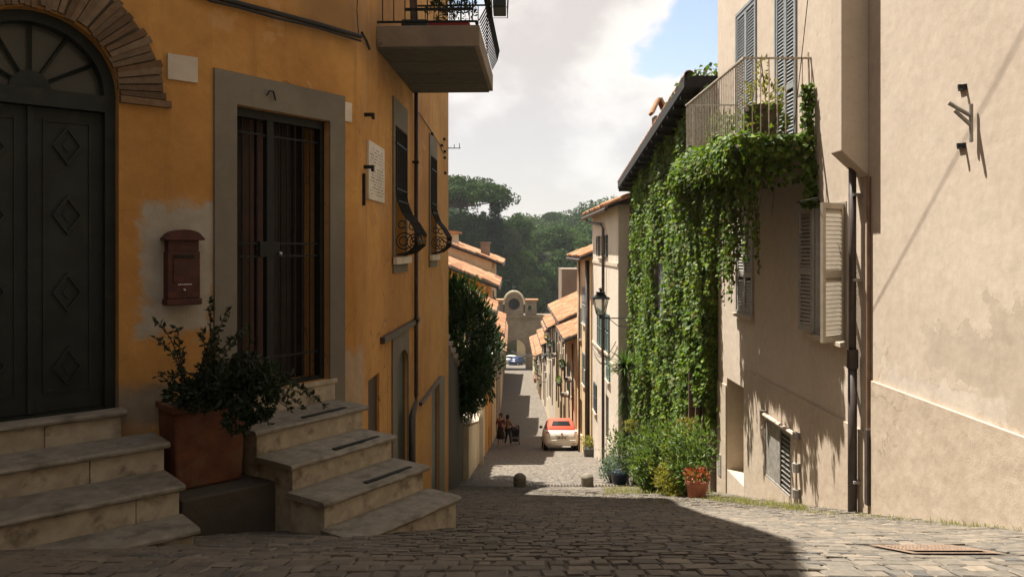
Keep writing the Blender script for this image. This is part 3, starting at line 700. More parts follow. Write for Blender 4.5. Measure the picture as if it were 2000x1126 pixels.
def mailbox():
    s0, s1 = S1.su(316), S1.su(385); sm = (s0 + s1) / 2; zt, zb = S1.zv(sm, 448), S1.zv(sm, 594)
    T = thing('mailbox', 'dark red cast iron mailbox with arched top on the orange wall', 'mailbox', S1(sm, .05, zb))
    w = (s1 - s0) / 2
    MB().fbox(S1, sm - w * .92, sm + w * .92, .0, .10, zb + .05, zt - .17).build('body', 'red_iron', T, bevel=.006)
    MB().fbox(S1, sm - w, sm + w, .0, .115, zb, zb + .049).build('base', 'red_iron', T, bevel=.008)
    MB().fbox(S1, sm - w * .86, sm + w * .86, .0, .095, zt - .169, zt - .085).build('neck', 'red_iron', T, bevel=.004)
    top = [(sm - w * 1.12, zt - .084), (sm + w * 1.12, zt - .084), (sm + w * 1.08, zt - .065)] + [(sm + w * .98 * math.cos(a), zt - .062 + .06 * math.sin(a)) for a in [math.pi * (i + .5) / 11 for i in range(11)]] + [(sm - w * 1.08, zt - .065)]
    MB().plate(S1, top, [], .0, .135).build('lid', 'red_iron', T, bevel=.004)
    MB().fbox(S1, sm - w * .6, sm + w * .6, .1005, .108, zb + .17, zt - .22).build('door_panel', 'red_iron', T, bevel=.003)
    MB().fbox(S1, sm - w * .55, sm + w * .55, .1005, .118, zt - .215, zt - .195).build('slot', 'iron', T)
    tx = MB(); a = sm - w * .35; rr = random.Random(2)
    while a < sm + w * .38:
        q = rr.uniform(.004, .010); tx.fbox(S1, a, a + q, .1085, .1095, zb + .155, zb + .163); a += q + .004
    tx.build('worn_lettering', 'white_paint', T)
    MB().lathe(S1(sm, .106, zb + .115), [(.001, -.012), (.010, -.006), (.012, 0), (.01, .007), (.001, .012)], 8).build('keyhole', 'steel', T, smooth=True)
mailbox()

# ------------------------------------------------------------------ flights of steps
def step_block(fr, T, s0, s1, n0, n1, z0, z1, over=.035, tread=.045, split=None):
    MB().fbox(fr, s0 + over, s1 - over, n0, n1 - over, z0, z1 - tread).build('riser', 'travertine', T, bevel=.004)
    o = MB().fbox(fr, s0, s1, n0, n1, z1 - tread + .001, z1).build('tread', 'tread_stone', T, bevel=.010)
    return o
def worn_tread(fr, T, s0, s1, n0, n1, z0, z1, seed):
    """stone tread with a nibbled nosing and a slight dip where feet fall"""
    r = random.Random(seed); b = MB(); k = max(10, int((s1 - s0) / .035)); ph = r.uniform(0, 9)
    chips = [(r.uniform(s0 + .1, s1 - .1), r.uniform(.02, .06), r.uniform(.008, .022)) for _ in range(int((s1 - s0) * 2.2) + 1)]
    for i in range(k + 1):
        a = s0 + (s1 - s0) * i / k; w = .003 * math.sin(a * 17 + ph) + .003 * math.sin(a * 41 + ph * 2) + r.uniform(-.0015, .0015)
        c = sum(dp * max(0, 1 - abs(a - cs) / cw) for cs, cw, dp in chips)
        dip = -.010 * math.exp(-((a - (s0 + s1) / 2) / (.3 * (s1 - s0))) ** 2)
        b.v += [fr(a, n0, z0), fr(a, n1 - .01 - c * .4, z0), fr(a, n1 + w - c * .6, z0 + .012), fr(a, n1 + w - c, z1 - .016 + dip - c * .3), fr(a, n1 - .016 + w - c, z1 - .003 + dip - c * .35), fr(a, (n0 + n1) / 2, z1 + dip * .7), fr(a, n0, z1)]
    for i in range(k):
        for j in range(7): b.f.append((i * 7 + j, i * 7 + (j + 1) % 7, (i + 1) * 7 + (j + 1) % 7, (i + 1) * 7 + j))
    b.f += [tuple(range(7))[::-1], tuple(k * 7 + j for j in range(7))]
    b.build('tread', 'tread_stone', T, autos=35)
def riser_blocks(fr, T, s0, s1, n0, n1, z0, z1, seed, every=.75):
    r = random.Random(seed); cuts = [s0]
    while cuts[-1] + every * 1.3 < s1: cuts.append(cuts[-1] + every * r.uniform(.7, 1.3))
    cuts.append(s1)
    for a, c in zip(cuts[:-1], cuts[1:]):
        MB().fbox(fr, a + .0015, c - .0015, n0, n1 + r.uniform(-.004, .003), z0, z1).build('riser', 'travertine', T, bevel=.006)
def steps():
    T = thing('stone_steps', 'worn travertine steps with black grip strips up to the iron gate', 'steps', S2(.6, 1.0, -2.25))
    fronts = [(1.585, -2.0, .03, 1.20), (1.26, -1.80, .035, 1.175), (.89, -1.60, .05, 1.18), (.49, -1.40, .04, 1.245)]
    for i, (n, z, a, b) in enumerate(fronts):
        nb = fronts[i + 1][0] - .035 if i < 3 else .022
        nback = nb + .02 if i < 3 else nb
        zlow = -2.6
        # the block behind carries the next tread, so each block stops at the next riser
        riser_blocks(S2, T, a + .035, b - .035, nb + .001 if i < 3 else .024, n - .035, zlow, z - .046, i, 1.0)
        worn_tread(S2, T, a, b, nb + .002 if i < 3 else .024, n, z - .045, z, i + 3)
    for i, (n, z, a, b) in enumerate(fronts[1:], 1):
        MB().fbox(S2, .52 + .02 * i, 1.06, n - .125, n - .085, z - .012, z + .0015).build('grip_strip', 'grip_tape', T)
    MB().fbox(S2, .215, 1.21, -.06, .0215, -1.42, -1.2125).build('riser', 'travertine', T)
    MB().fbox(S2, .10, 1.27, .0235, .06, -1.245, -1.205).build('tread', 'travertine', T, bevel=.006)
    MB().fbox(S2, .12, 1.25, .0236, .045, -1.398, -1.2455).build('riser', 'travertine', T)
    T = thing('stone_steps', 'broad stone steps up to the arched green door at lower left', 'steps', S1(-1.2, .8, -2.1))
    fr = [(1.216, -1.77, -.52), (.90, -1.57, -.505), (.49, -1.37, -.475), (.135, -1.172, -.665)]
    for i, (n, z, b) in enumerate(fr):
        nb = fr[i + 1][0] - .035 if i < 3 else .0
        riser_blocks(S1, T, -3.2, b - .03, nb + .001, n - .035, -2.3, z - .046, i + 20, .8)
        worn_tread(S1, T, -3.2, b, nb + .002, n, z - .045, z, i + 11)
steps()
def ledge():
    o = MB().fbox(S1, -.44, .30, .02, .62, -2.2, -1.765).build('stone_ledge', 'old_wall', None, loc=S1(0, .3, -2.0), bevel=.012)
    tag(o, 'low dark stone ledge under the terracotta planter', 'ledge')
ledge()
# ------------------------------------------------------------------ foliage helpers
def rvec(r):
    while True:
        v = Vector((r.uniform(-1, 1), r.uniform(-1, 1), r.uniform(-1, 1)))
        if 0.05 < v.length < 1: return v.normalized()
def leaf(b, p, axis, nrm, L, W, fold=0.25):
    """a pointed leaf folded along its midrib"""
    axis = axis.normalized(); side = axis.cross(nrm)
    if side.length < 1e-3: side = axis.cross(Vector((0.3, 0.5, 0.8)))
    side.normalize(); up = side.cross(axis)
    k = len(b.v)
    b.v += [p, p + axis * L * .38 + side * W * .5 + up * W * fold, p + axis * L, p + axis * L * .38 - side * W * .5 + up * W * fold, p + axis * L * .45]
    b.f += [(k, k + 1, k + 4), (k + 1, k + 2, k + 4), (k, k + 4, k + 3), (k + 4, k + 2, k + 3)]
def blade(b, p, q, w, side):
    side = side.normalized() * w; m = (p + q) * .5 + Vector((0, 0, (q - p).length * .06))
    k = len(b.v); b.v += [p - side * .5, p + side * .5, m + side * .45, m - side * .45, q]
    b.f += [(k, k + 1, k + 2, k + 3), (k + 3, k + 2, k + 4)]
def clump(b, r, c, rad, n, L, W, up=0.3, inner=0.35, shell=0.0):
    for _ in range(n):
        v = rvec(r); t = (inner + (1 - inner) * r.random() ** .5)
        p = Vector((c[0] + v.x * rad[0] * t, c[1] + v.y * rad[1] * t, c[2] + v.z * rad[2] * t))
        ax = (v + rvec(r) * .9 + Vector((0, 0, up))).normalized(); s = r.uniform(.7, 1.3)
        
        if shell: ax = (rvec(r).cross(v) + v * .25); leaf(b, p, ax, v * shell + rvec(r) * .5 + Vector((0, 0, .25)), L * s, W * s, .05)
        else: leaf(b, p, ax, rvec(r) + v * .6, L * s, W * s)
def plant(name, label, cat, loc, parts, group=None):
    T = thing(name, label, cat, loc, group)
    for nm, mt, b in parts:
        o = b.build(nm, mt, T, fix=False, smooth=False)
        if nm in ('leaves', 'flowers', 'blades', 'crown', 'foliage'): o['kind'] = 'stuff'
    return T

# ------------------------------------------------------------------ terracotta planter and its shrub
def planter():
    T = thing('planter', 'square terracotta planter between the two flights of steps', 'planter', S1(-.16, .2, -1.762))
    b = MB(); z0, z1 = -1.762, -1.15
    s0, s1, n0, n1 = -.425, .10, .03, .42
    p0 = [(s0 + .02, n0 + .01), (s1 - .02, n0 + .01), (s1 - .02, n1 - .02), (s0 + .02, n1 - .02)]; p1 = [(s0, n0), (s1, n0), (s1, n1), (s0, n1)]
    b.hexa([S1(a, n, z0) for a, n in p0] + [S1(a, n, z1 - .05) for a, n in p1]); b.build('body', 'terracotta', T, bevel=.02)
    MB().plate(S1, [(s0 - .02, z1 - .049), (s1 + .01, z1 - .049), (s1 + .01, z1), (s0 - .02, z1)], [], n1 - .03, n1 + .02).build('rim', 'terracotta', T, bevel=.012)
    MB().fbox(S1, s0 - .018, s0 + .02, n0, n1 - .031, z1 - .049, z1 - .001).build('rim', 'terracotta', T, bevel=.008)
    MB().fbox(S1, s0 + .021, s1 - .02, n0 + .01, n1 - .031, z1 - .048, z1 - .03).build('soil', 'soil', T)
    r = random.Random(21); lv = MB(); st = MB()
    base = S1(-.16, .22, -1.17)
    def spray(tip, bend, n, L=.05, start=None):
        a = start or base + Vector((r.uniform(-.15, .15), r.uniform(-.08, .08), 0)); pts = []
        for i in range(9):
            t = i / 8; p = a.lerp(tip, t) + Vector((0, 0, bend * math.sin(math.pi * t))); pts.append(p)
        st.tube(pts, [.008 * (1 - .7 * i / 8) for i in range(9)], 4)
        for k in range(n):
            t = .12 + .88 * (k + r.random()) / n; i = min(7, int(t * 8)); p = pts[i].lerp(pts[i + 1], t * 8 - i)
            ax = (pts[i + 1] - pts[i]).normalized() * .5 + rvec(r); s = r.uniform(.7, 1.25)
            leaf(lv, p, ax, rvec(r), L * s, L * .55 * s)
    for (u, v, d, bend, n) in ((304, 624, 5.55, .12, 34), (302, 660, 5.5, .1, 30), (345, 640, 5.6, .1, 26), (410, 585, 5.75, .1, 46), (450, 600, 5.8, .06, 60), (395, 640, 5.6, .05, 46),
                               (640, 795, 5.55, .22, 60), (625, 780, 5.6, .22, 56), (600, 800, 5.5, .2, 60), (560, 790, 5.45, .18, 60), (520, 820, 5.4, .15, 60), (485, 640, 5.7, .1, 50), (520, 700, 5.7, .15, 60), (560, 745, 5.6, .15, 60), (500, 690, 5.6, .1, 60)):
        spray(PX(u, v, d), bend, n)
    for i in range(26):
        a = r.uniform(-2.9, .5); q = PX(455, 765, 5.45) + Vector((math.cos(a) * r.uniform(.3, .52), r.uniform(-.18, .12), -math.sin(a) * r.uniform(.15, .5)))
        spray(q, r.uniform(.03, .14), 34, L=.046)
    for (u, v, d, rx, rz, n) in ((400, 770, 5.45, .17, .11, 420), (460, 760, 5.4, .17, .14, 520), (430, 735, 5.5, .15, .09, 200), (500, 790, 5.35, .13, .12, 380), (480, 735, 5.55, .13, .09, 200), (355, 770, 5.45, .11, .07, 200),
                                 (520, 740, 5.45, .11, .12, 240), (465, 820, 5.3, .10, .08, 200)):
        clump(lv, r, PX(u, v, d), (rx, .13, rz), n, .05, .028)
    plant('shrub', 'dark sprawling shrub growing out of the square terracotta planter', 'shrub', S1(-.16, .2, -1.17), [('stems', 'bark', st), ('leaves', 'shrub_leaf', lv)])
planter()

# ------------------------------------------------------------------ things on the orange balcony
def balcony_things():
    r = random.Random(5); z = 2.411; b0 = S3.su(735)
    def at(s, n, zz=0): return S3(b0 + s, n, z + zz)
    T = thing('trough', 'red plastic flower trough on the iron balcony', 'planter', at(.2, .75))
    MB().fbox(S3, b0 + .1, b0 + .3, .55, 1.0, z + .002, z + .085).build('body', 'red_plastic', T, bevel=.015)
    MB().fbox(S3, b0 + .1, b0 + .3, .25, .54, z + .002, z + .10).build('body', 'dark_green_plastic', T, bevel=.02)
    lv = MB()
    for i in range(5): clump(lv, r, at(.2, .62 + .09 * i, .22 + .05 * (i % 2)), (.10, .08, .12), 90, .06, .02, up=.8)
    plant('potted_plant', 'dark spiky plant in the red trough on the iron balcony', 'plant', at(.2, .75, .09), [('leaves', 'oleander_leaf', lv)])
    T = thing('plank', 'dark wooden board leaning on the iron balcony rail', 'board', at(.12, .42))
    MB().add([at(.10, .36), at(.13, .36), at(.13, .44), at(.10, .44), at(.3, .28, .9), at(.33, .28, .9), at(.33, .36, .9), at(.3, .36, .9)], [(0, 3, 2, 1), (4, 5, 6, 7), (0, 1, 5, 4), (1, 2, 6, 5), (2, 3, 7, 6), (3, 0, 4, 7)]).build('board', 'bark', T)
    T = thing('flower_box', 'wire held flower box hung outside the iron balcony rail', 'flower box', S3(b0 + .25, 1.34, z + .1))
    c = PX(976, 8, S3(b0 + .2, 0, 0).y)
    MB().box(c.x - .075, c.x + .07, c.y - .08, c.y + .3, c.z - .05, c.z + .14).build('box', 'dark_green_plastic', T, bevel=.01)
    w = MB()
    for dy in (-.09, .31):
        w.tube([c + Vector((-.10, dy, .2)), c + Vector((-.09, dy, -.062)), c + Vector((.085, dy, -.062)), c + Vector((.095, dy, .2))], .006, 4)
    for dx in (-.095, .085): w.tube([c + Vector((dx, -.09, -.062)), c + Vector((dx, .31, -.062))], .006, 4)
    for i in range(4): w.tube([c + Vector((-.28, -.05 + .1 * i, .19)), c + Vector((-.10, -.05 + .1 * i, .19)), c + Vector((.09, -.05 + .1 * i, .19))], .005, 4)
    w.build('wire_cradle', 'iron', T)
balcony_things()

# ------------------------------------------------------------------ shutters
SLAT = {}
def shutter(parent, mw, w, h, mt, n=None, individual=True, mid=None, t=.035, st=.055):
    """louvred leaf: local x 0..w, y thickness, z 0..h; slats are pieces of their own"""
    b = MB()
    b.box(0, st, 0, t, 0, h).box(w - st, w, 0, t, 0, h)
    rails = [(0, st * 1.4), (h - st * 1.2, h)]
    if mid: rails.append((mid - st * .8, mid + st * .8))
    for z0, z1 in rails: b.box(st + .0005, w - st - .0005, 0.001, t - .001, z0, z1)
    me = b.mesh('shutter'); me.materials.append(MATS[mt])
    S = inst('shutter', me, parent, mw)
    rails.sort()
    sp = .050
    key = (round(w, 3), mt, st)
    if key not in SLAT:
        k = MB(); wi = w - 2 * st - .002
        k.hexa([(0, .003, .020), (wi, .003, .020), (wi, t - .004, -.022), (0, t - .004, -.022), (0, .003, .028), (wi, .003, .028), (wi, t - .004, -.014), (0, t - .004, -.014)])
        q = k.mesh('slat'); q.materials.append(MATS[mt]); SLAT[key] = q
    for (a, c) in zip(rails[:-1], rails[1:]):
        z = a[1] + .03
        while z < c[0] - .02:
            m = mw @ Matrix.Translation((st + .001, 0, z))
            if individual: inst('slat', SLAT[key], S, m)
            z += sp
    bk = MB().box(st, w - st, -.004, -.001, 0.02, h - .02).mesh('shutter_back'); bk.materials.append(MATS['dark_interior'])
    return S

# ------------------------------------------------------------------ cream house on the right
def cream_house():
    H = thing('cream_house', 'sunlit cream house with ivy balcony and drainpipe on the right', 'house', (4.2, 9, -3.1))
    d0, d1 = 4.3, SR.su(1402); zt = 7.5
    dA = SR.su(1697)
    niche = (SR.su(1455), SR.su(1420), -4.0, -2.34)
    win = (9.0, 9.86, -1.08, 0.52)
    cab = (SR.su(1546), SR.su(1497), -3.45, -2.62)
    sw = (SR.su(1470), SR.su(1441), -1.06, .27)
    f1 = (SR.su(1554), SR.su(1517), 1.42, 4.0); f2 = (SR.su(1476), SR.su(1440), 1.42, 4.0)
    rc = lambda q: [(q[0], q[2]), (q[1], q[2]), (q[1], q[3]), (q[0], q[3])]
    W = MB().plate(SR, [(d0, -7), (d1, -7), (d1, zt), (d0, zt)], [rc(q) for q in (niche, win, cab, sw, f1, f2)], -.45, 0).build('wall', 'cream_plaster', H)
    MB().box(RX + .001, RX + 6, d1 - .4, d1 - .002, -7, zt).build('wall', 'cream_plaster', H)
    MB().box(RX + .001, RX + 6, d0, d0 + .4, -7, zt).build('wall', 'cream_plaster', H)
    MB().box(RX + 6, RX + 6.4, d0, d1, -7, zt).build('wall', 'cream_plaster', H)
    MB().box(RX - .45, RX + 6.6, d0 - .3, d1 + .25, zt + .002, zt + .18).build('roof', 'roof_tile', H)
    # plinths, a little proud of the wall
    MB().fbox(SR, d0, dA - .10, .0005, .028, -6, -1.425).build('plinth', 'cream_plinth', H, bevel=.006)
    MB().plate(SR, [(dA - .02, -6), (niche[0] - .0, -6), (niche[0], -2.02), (dA - .02, -2.02)], [[(cab[0] - .03, cab[2] - .03), (cab[1] + .03, cab[2] - .03), (cab[1] + .03, cab[3] + .03), (cab[0] - .03, cab[3] + .03)]], .0005, .022).build('plinth', 'cream_plinth', H)
    MB().fbox(SR, niche[1] + .02, d1 - .001, .0005, .022, -6, -2.48).build('plinth', 'cream_plinth', H)
    # niche lined with plaster
    MB().fbox(SR, niche[0] - .02, niche[1] + .02, -.34, -.30, niche[2], niche[3] + .02).build('niche_back', 'cream_plinth', H)
    MB().fbox(SR, niche[0] - .0, niche[1] + .0, -.30, -.002, niche[2] - .2, niche[2] + .002).build('niche_sill', 'cream_plinth', H)
    # chimney breast with slanted foot
    a0, a1, p = dA + .0, dA + .28, .30
    MB().add([SR(a0, 0, .79), SR(a1, 0, .79), SR(a1, p, 1.07), SR(a0, p, 1.07), SR(a0, 0, zt), SR(a1, 0, zt), SR(a1, p, zt), SR(a0, p, zt)],
             [(0, 3, 2, 1), (4, 5, 6, 7), (0, 1, 5, 4), (1, 2, 6, 5), (2, 3, 7, 6), (3, 0, 4, 7)]).build('chimney_breast', 'cream_box', H, bevel=.008)
    # drainpipe and thin conduit
    sp = SR.su(1664, .09); zg = gz(sp)
    P = MB().tube([SR(sp, .085, 1.0), SR(sp, .085, -1.15)], .041, 10).tube([SR(sp, .085, -1.32), SR(sp, .085, zg - .02)], .049, 10).build('drainpipe', 'pipe_brown', H, smooth=True)
    MB().tube([SR(sp, .085, -1.34), SR(sp, .085, -1.13)], .062, 10).build('collar', 'pipe_brown', P)
    for z in (.6, -.35, -2.6): MB().fbox(SR, sp - .075, sp + .075, 0, .10, z - .015, z + .015).build('pipe_clip', 'galvanised', P)
    MB().tube([SR(dA - .045, .025, .78), SR(dA - .045, .025, -1.95)], .022, 6).build('conduit', 'pipe_copper', H)
    MB().fbox(SR, dA - .085, dA - .022, .001, .06, gz(dA) + .12, -1.96).build('conduit_cover', 'pipe_brown', H)
    # window with one leaf swung out
    Wn = MB().plate(SR, [(win[0] - .05, win[2] - .04), (win[1] + .05, win[2] - .04), (win[1] + .05, win[3] + .03), (win[0] - .05, win[3] + .03)], [rc((win[0] + .015, win[1] - .015, win[2] + .01, win[3] - .01))], -.12, .012).build('window', 'grey_shutter', H)
    MB().fbox(SR, win[0], win[1], -.30, -.28, win[2], win[3]).build('pane', 'pane', Wn)
    MB().fbox(SR, win[0] - .05, win[1] + .08, .0125, .075, win[2] - .075, win[2] - .02).build('sill', 'cream_plinth', Wn, bevel=.005)
    ang = R(55)
    hinge = SR(win[0] + .01, .03, win[2] + .005)
    xa = Vector((-math.sin(ang), -math.cos(ang), 0)); ya = Vector((math.cos(ang), -math.sin(ang), 0))
    m = Matrix((xa, ya, Vector((0, 0, 1)))).transposed().to_4x4(); m.translation = hinge
    shutter(Wn, m, .43, 1.60, 'beige_shutter', mid=.78)
    xa = Vector((-.07, 1, 0)).normalized(); ya = Vector((-xa.y, xa.x, 0)); m = Matrix((xa, ya, Vector((0, 0, 1)))).transposed().to_4x4(); m.translation = SR(win[1] - .01, .02, win[2] + .005)
    shutter(Wn, m, .40, 1.60, 'grey_shutter', mid=.78)
    MB().tube([SR(9.95, .01, .56), SR(9.72, .3, .585), SR(9.1, .28, .60)], .007, 5).build('stay_rod', 'iron', Wn)
    # small window with closed shutters
    Ws = MB().plate(SR, [(sw[0] - .06, sw[2] - .05), (sw[1] + .06, sw[2] - .05), (sw[1] + .06, sw[3] + .05), (sw[0] - .06, sw[3] + .05)], [rc(sw)], 0.0005, .03).build('window', 'grey_shutter', H)
    hwid = (sw[1] - sw[0]) / 2 - .004
    for k in range(2):
        m = SR.mat(sw[0] + .002 + k * (hwid + .004), -.02, sw[2] + .004)
        shutter(Ws, m, hwid, sw[3] - sw[2] - .01, 'grey_shutter', mid=.62)
    MB().fbox(SR, sw[0] - .1, sw[1] + .1, .0305, .08, sw[2] - .10, sw[2] - .051).build('sill', 'cream_plinth', Ws)
    MB().fbox(SR, sw[0], sw[1], -.2, -.18, sw[2], sw[3]).build('pane', 'dark_interior', Ws)
    # balcony doors with louvred shutters
    for q in (f1, f2):
        Wf = MB().plate(SR, [(q[0] - .05, q[2]), (q[0], q[2]), (q[0], q[3]), (q[1], q[3]), (q[1], q[2]), (q[1] + .05, q[2]), (q[1] + .05, q[3] + .05), (q[0] - .05, q[3] + .05)], [], 0.0005, .025).build('balcony_door', 'blue_shutter', H)
        hwid = (q[1] - q[0]) / 2 - .004
        for k in range(2): shutter(Wf, SR.mat(q[0] + .002 + k * (hwid + .004), -.02, q[2] + .004), hwid, q[3] - q[2] - .01, 'blue_shutter', mid=.85, st=.05)
        MB().fbox(SR, q[0], q[1], -.2, -.18, q[2], q[3]).build('pane', 'dark_interior', Wf)
    # meter cabinet with its pipes
    C = MB().plate(SR, rc((cab[0] - .028, cab[1] + .028, cab[2] - .028, cab[3] + .028)), [rc(cab)], -.02, .02).build('meter_cabinet', 'galvanised', H)
    cm = cab[0] + (cab[1] - cab[0]) * .42
    MB().fbox(SR, cm + .006, cab[1] - .004, -.012, .008, cab[2] + .004, cab[3] - .004).build('cabinet_door', 'galvanised', C)
    MB().fbox(SR, cab[0] + .004, cm - .006, -.05, -.02, cab[2] + .004, cab[3] - .004).build('cabinet_door', 'dark_metal_door', C)
    mesh_ = MB()
    for i in range(12):
        z = cab[2] + .03 + (cab[3] - cab[2] - .06) * i / 11; mesh_.fbox(SR, cab[0] + .004, cm - .006, -.018, -.008, z - .006, z + .006)
    mesh_.build('grille', 'galvanised', C)
    pz = -2.52; s0, s1 = SR.su(1555, .07), SR.su(1490, .07)
    Pp = MB().tube([SR(s1, .07, pz - .22), SR(s1, .07, pz), SR(s0, .07, pz), SR(s0, .07, gz(s0) - .02)], .035, 8).build('gas_pipe', 'pipe_cream', H, smooth=False)
    for (s, z) in ((s1, pz), (s0, pz)): MB().lathe(SR(s, .07, z), [(.03, -.05), (.05, -.045), (.05, .045), (.03, .05)], 10).build('elbow', 'galvanised', Pp)
    for z in (-2.95, -3.3): MB().tube([SR(s0, .07, z - .06), SR(s0, .07, z + .06)], .05, 8).build('coupling', 'galvanised', Pp)
    s, z = SR.sz(1408, 906); MB().fbox(SR, s - .10, s + .10, .0225, .035, z - .2, z + .2).build('service_plate', 'galvanised', H)
    # aerial bracket and clamps high on the near wall
    s, z = SR.sz(1906, 238)
    AB = MB().tube([SR(s, .04, z + .15), SR(s, .04, z - .17)], .016, 8).build('pole_bracket', 'galvanised', H)
    MB().tube([SR(s, .04, z + .05), SR(s + .05, .20, z + .17)], .018, 8).build('arm', 'galvanised', AB)
    MB().tube([SR(s, .04, z - .03), SR(s + .03, .16, z + .10)], .016, 8).build('arm', 'galvanised', AB)
    for (u, v) in ((1882, 171), (1880, 285)):
        s, z = SR.sz(u, v); MB().fbox(SR, s - .05, s + .05, .0, .02, z - .022, z + .022).fbox(SR, s - .05, s - .03, .0205, .07, z - .018, z + .018).build('pipe_clamp', 'iron', H)
    # balcony
    bd0, bd1, bx = 10.0, 13.35, .90
    B = MB().fbox(SR, bd0, bd1, .0, bx, 1.28, 1.415).build('balcony', 'balcony_concrete', H, bevel=.01)
    rt = 2.48
    bar = MB().tube([(0, 0, 0), (0, 0, rt - 1.416)], .008, 5).mesh('baluster'); bar.materials.append(MATS['rail_paint'])
    for i in range(34): inst('baluster', bar, B, Matrix.Translation(SR(bd0 + .03 + (bd1 - bd0 - .06) * i / 33, bx - .03, 1.415)))
    for i in range(1, 8):
        inst('baluster', bar, B, Matrix.Translation(SR(bd0 + .03, (bx - .03) * i / 8, 1.415))); inst('baluster', bar, B, Matrix.Translation(SR(bd1 - .03, (bx - .03) * i / 8, 1.415)))
    MB().fbox(SR, bd0, bd1, bx - .05, bx - .01, rt - .008, rt + .012).build('hand_rail', 'rail_paint', B)
    for s in (bd0 + .01, bd1 - .05): MB().fbox(SR, s, s + .04, 0.0, bx - .051, rt - .008, rt + .012).build('hand_rail', 'rail_paint', B)
    MB().fbox(SR, bd0 + .015, bd1 - .015, bx - .04, bx - .02, 1.50, 1.515).build('hand_rail', 'rail_paint', B)
    MB().tube([SR(bd0 + .03, .03, rt + .08), SR(bd0 + .0, .02, 1.75)], .012, 5).build('end_post', 'rail_paint', B)
    return H
cream_house()

def cream_balcony_things():
    r = random.Random(8)
    for (s, n, rad, h, lab, mt, up, hh) in ((10.42, .5, .23, .50, 'large ivy wrapped pot with yellow plant on the cream balcony', 'yellow_leaf', .9, .3),
                                        (11.6, .55, .15, .28, 'small pot of green leaves behind the cream balcony rail', 'bed_leaf', .6, .3),
                                        (12.4, .55, .17, .30, 'second pot of greenery further along the cream balcony rail', 'bed_leaf', .6, .35)):
        base = SR(s, n, 1.416)
        T = thing('flower_pot', lab, 'plant pot', base)
        MB().lathe(base, [(rad * .75, 0), (rad, h * .85), (rad * 1.08, h * .86), (rad * 1.08, h), (rad * .9, h), (rad * .88, h - .04)], 14).build('pot', 'bark' if rad > .2 else 'zinc_pot', T, autos=40)
        lv = MB(); clump(lv, r, base + Vector((0, 0, h + hh * .35)), (rad * 1.3, rad * 1.3, hh), 260, .075, .03, up=up)
        if rad > .2:
            st = MB().tube([base + Vector((.05, 0, h)), base + Vector((.0, -.02, h + .42)), base + Vector((-.02, .0, h + .62))], .008, 4)
            st.build('stem', 'bark', T)
            clump(lv, r, base + Vector((0, 0, h + .5)), (.08, .08, .2), 60, .06, .03)
            iv = MB(); clump(iv, r, base + Vector((-.0, -.1, h * .5)), (rad * 1.2, rad * 1.1, h * .5), 260, .075, .06, inner=.85)
            tag(iv.build('ivy', 'ivy_leaf', T, fix=False), kind='stuff')
        tag(lv.build('leaves', mt, T, fix=False), kind='stuff')
cream_balcony_things()

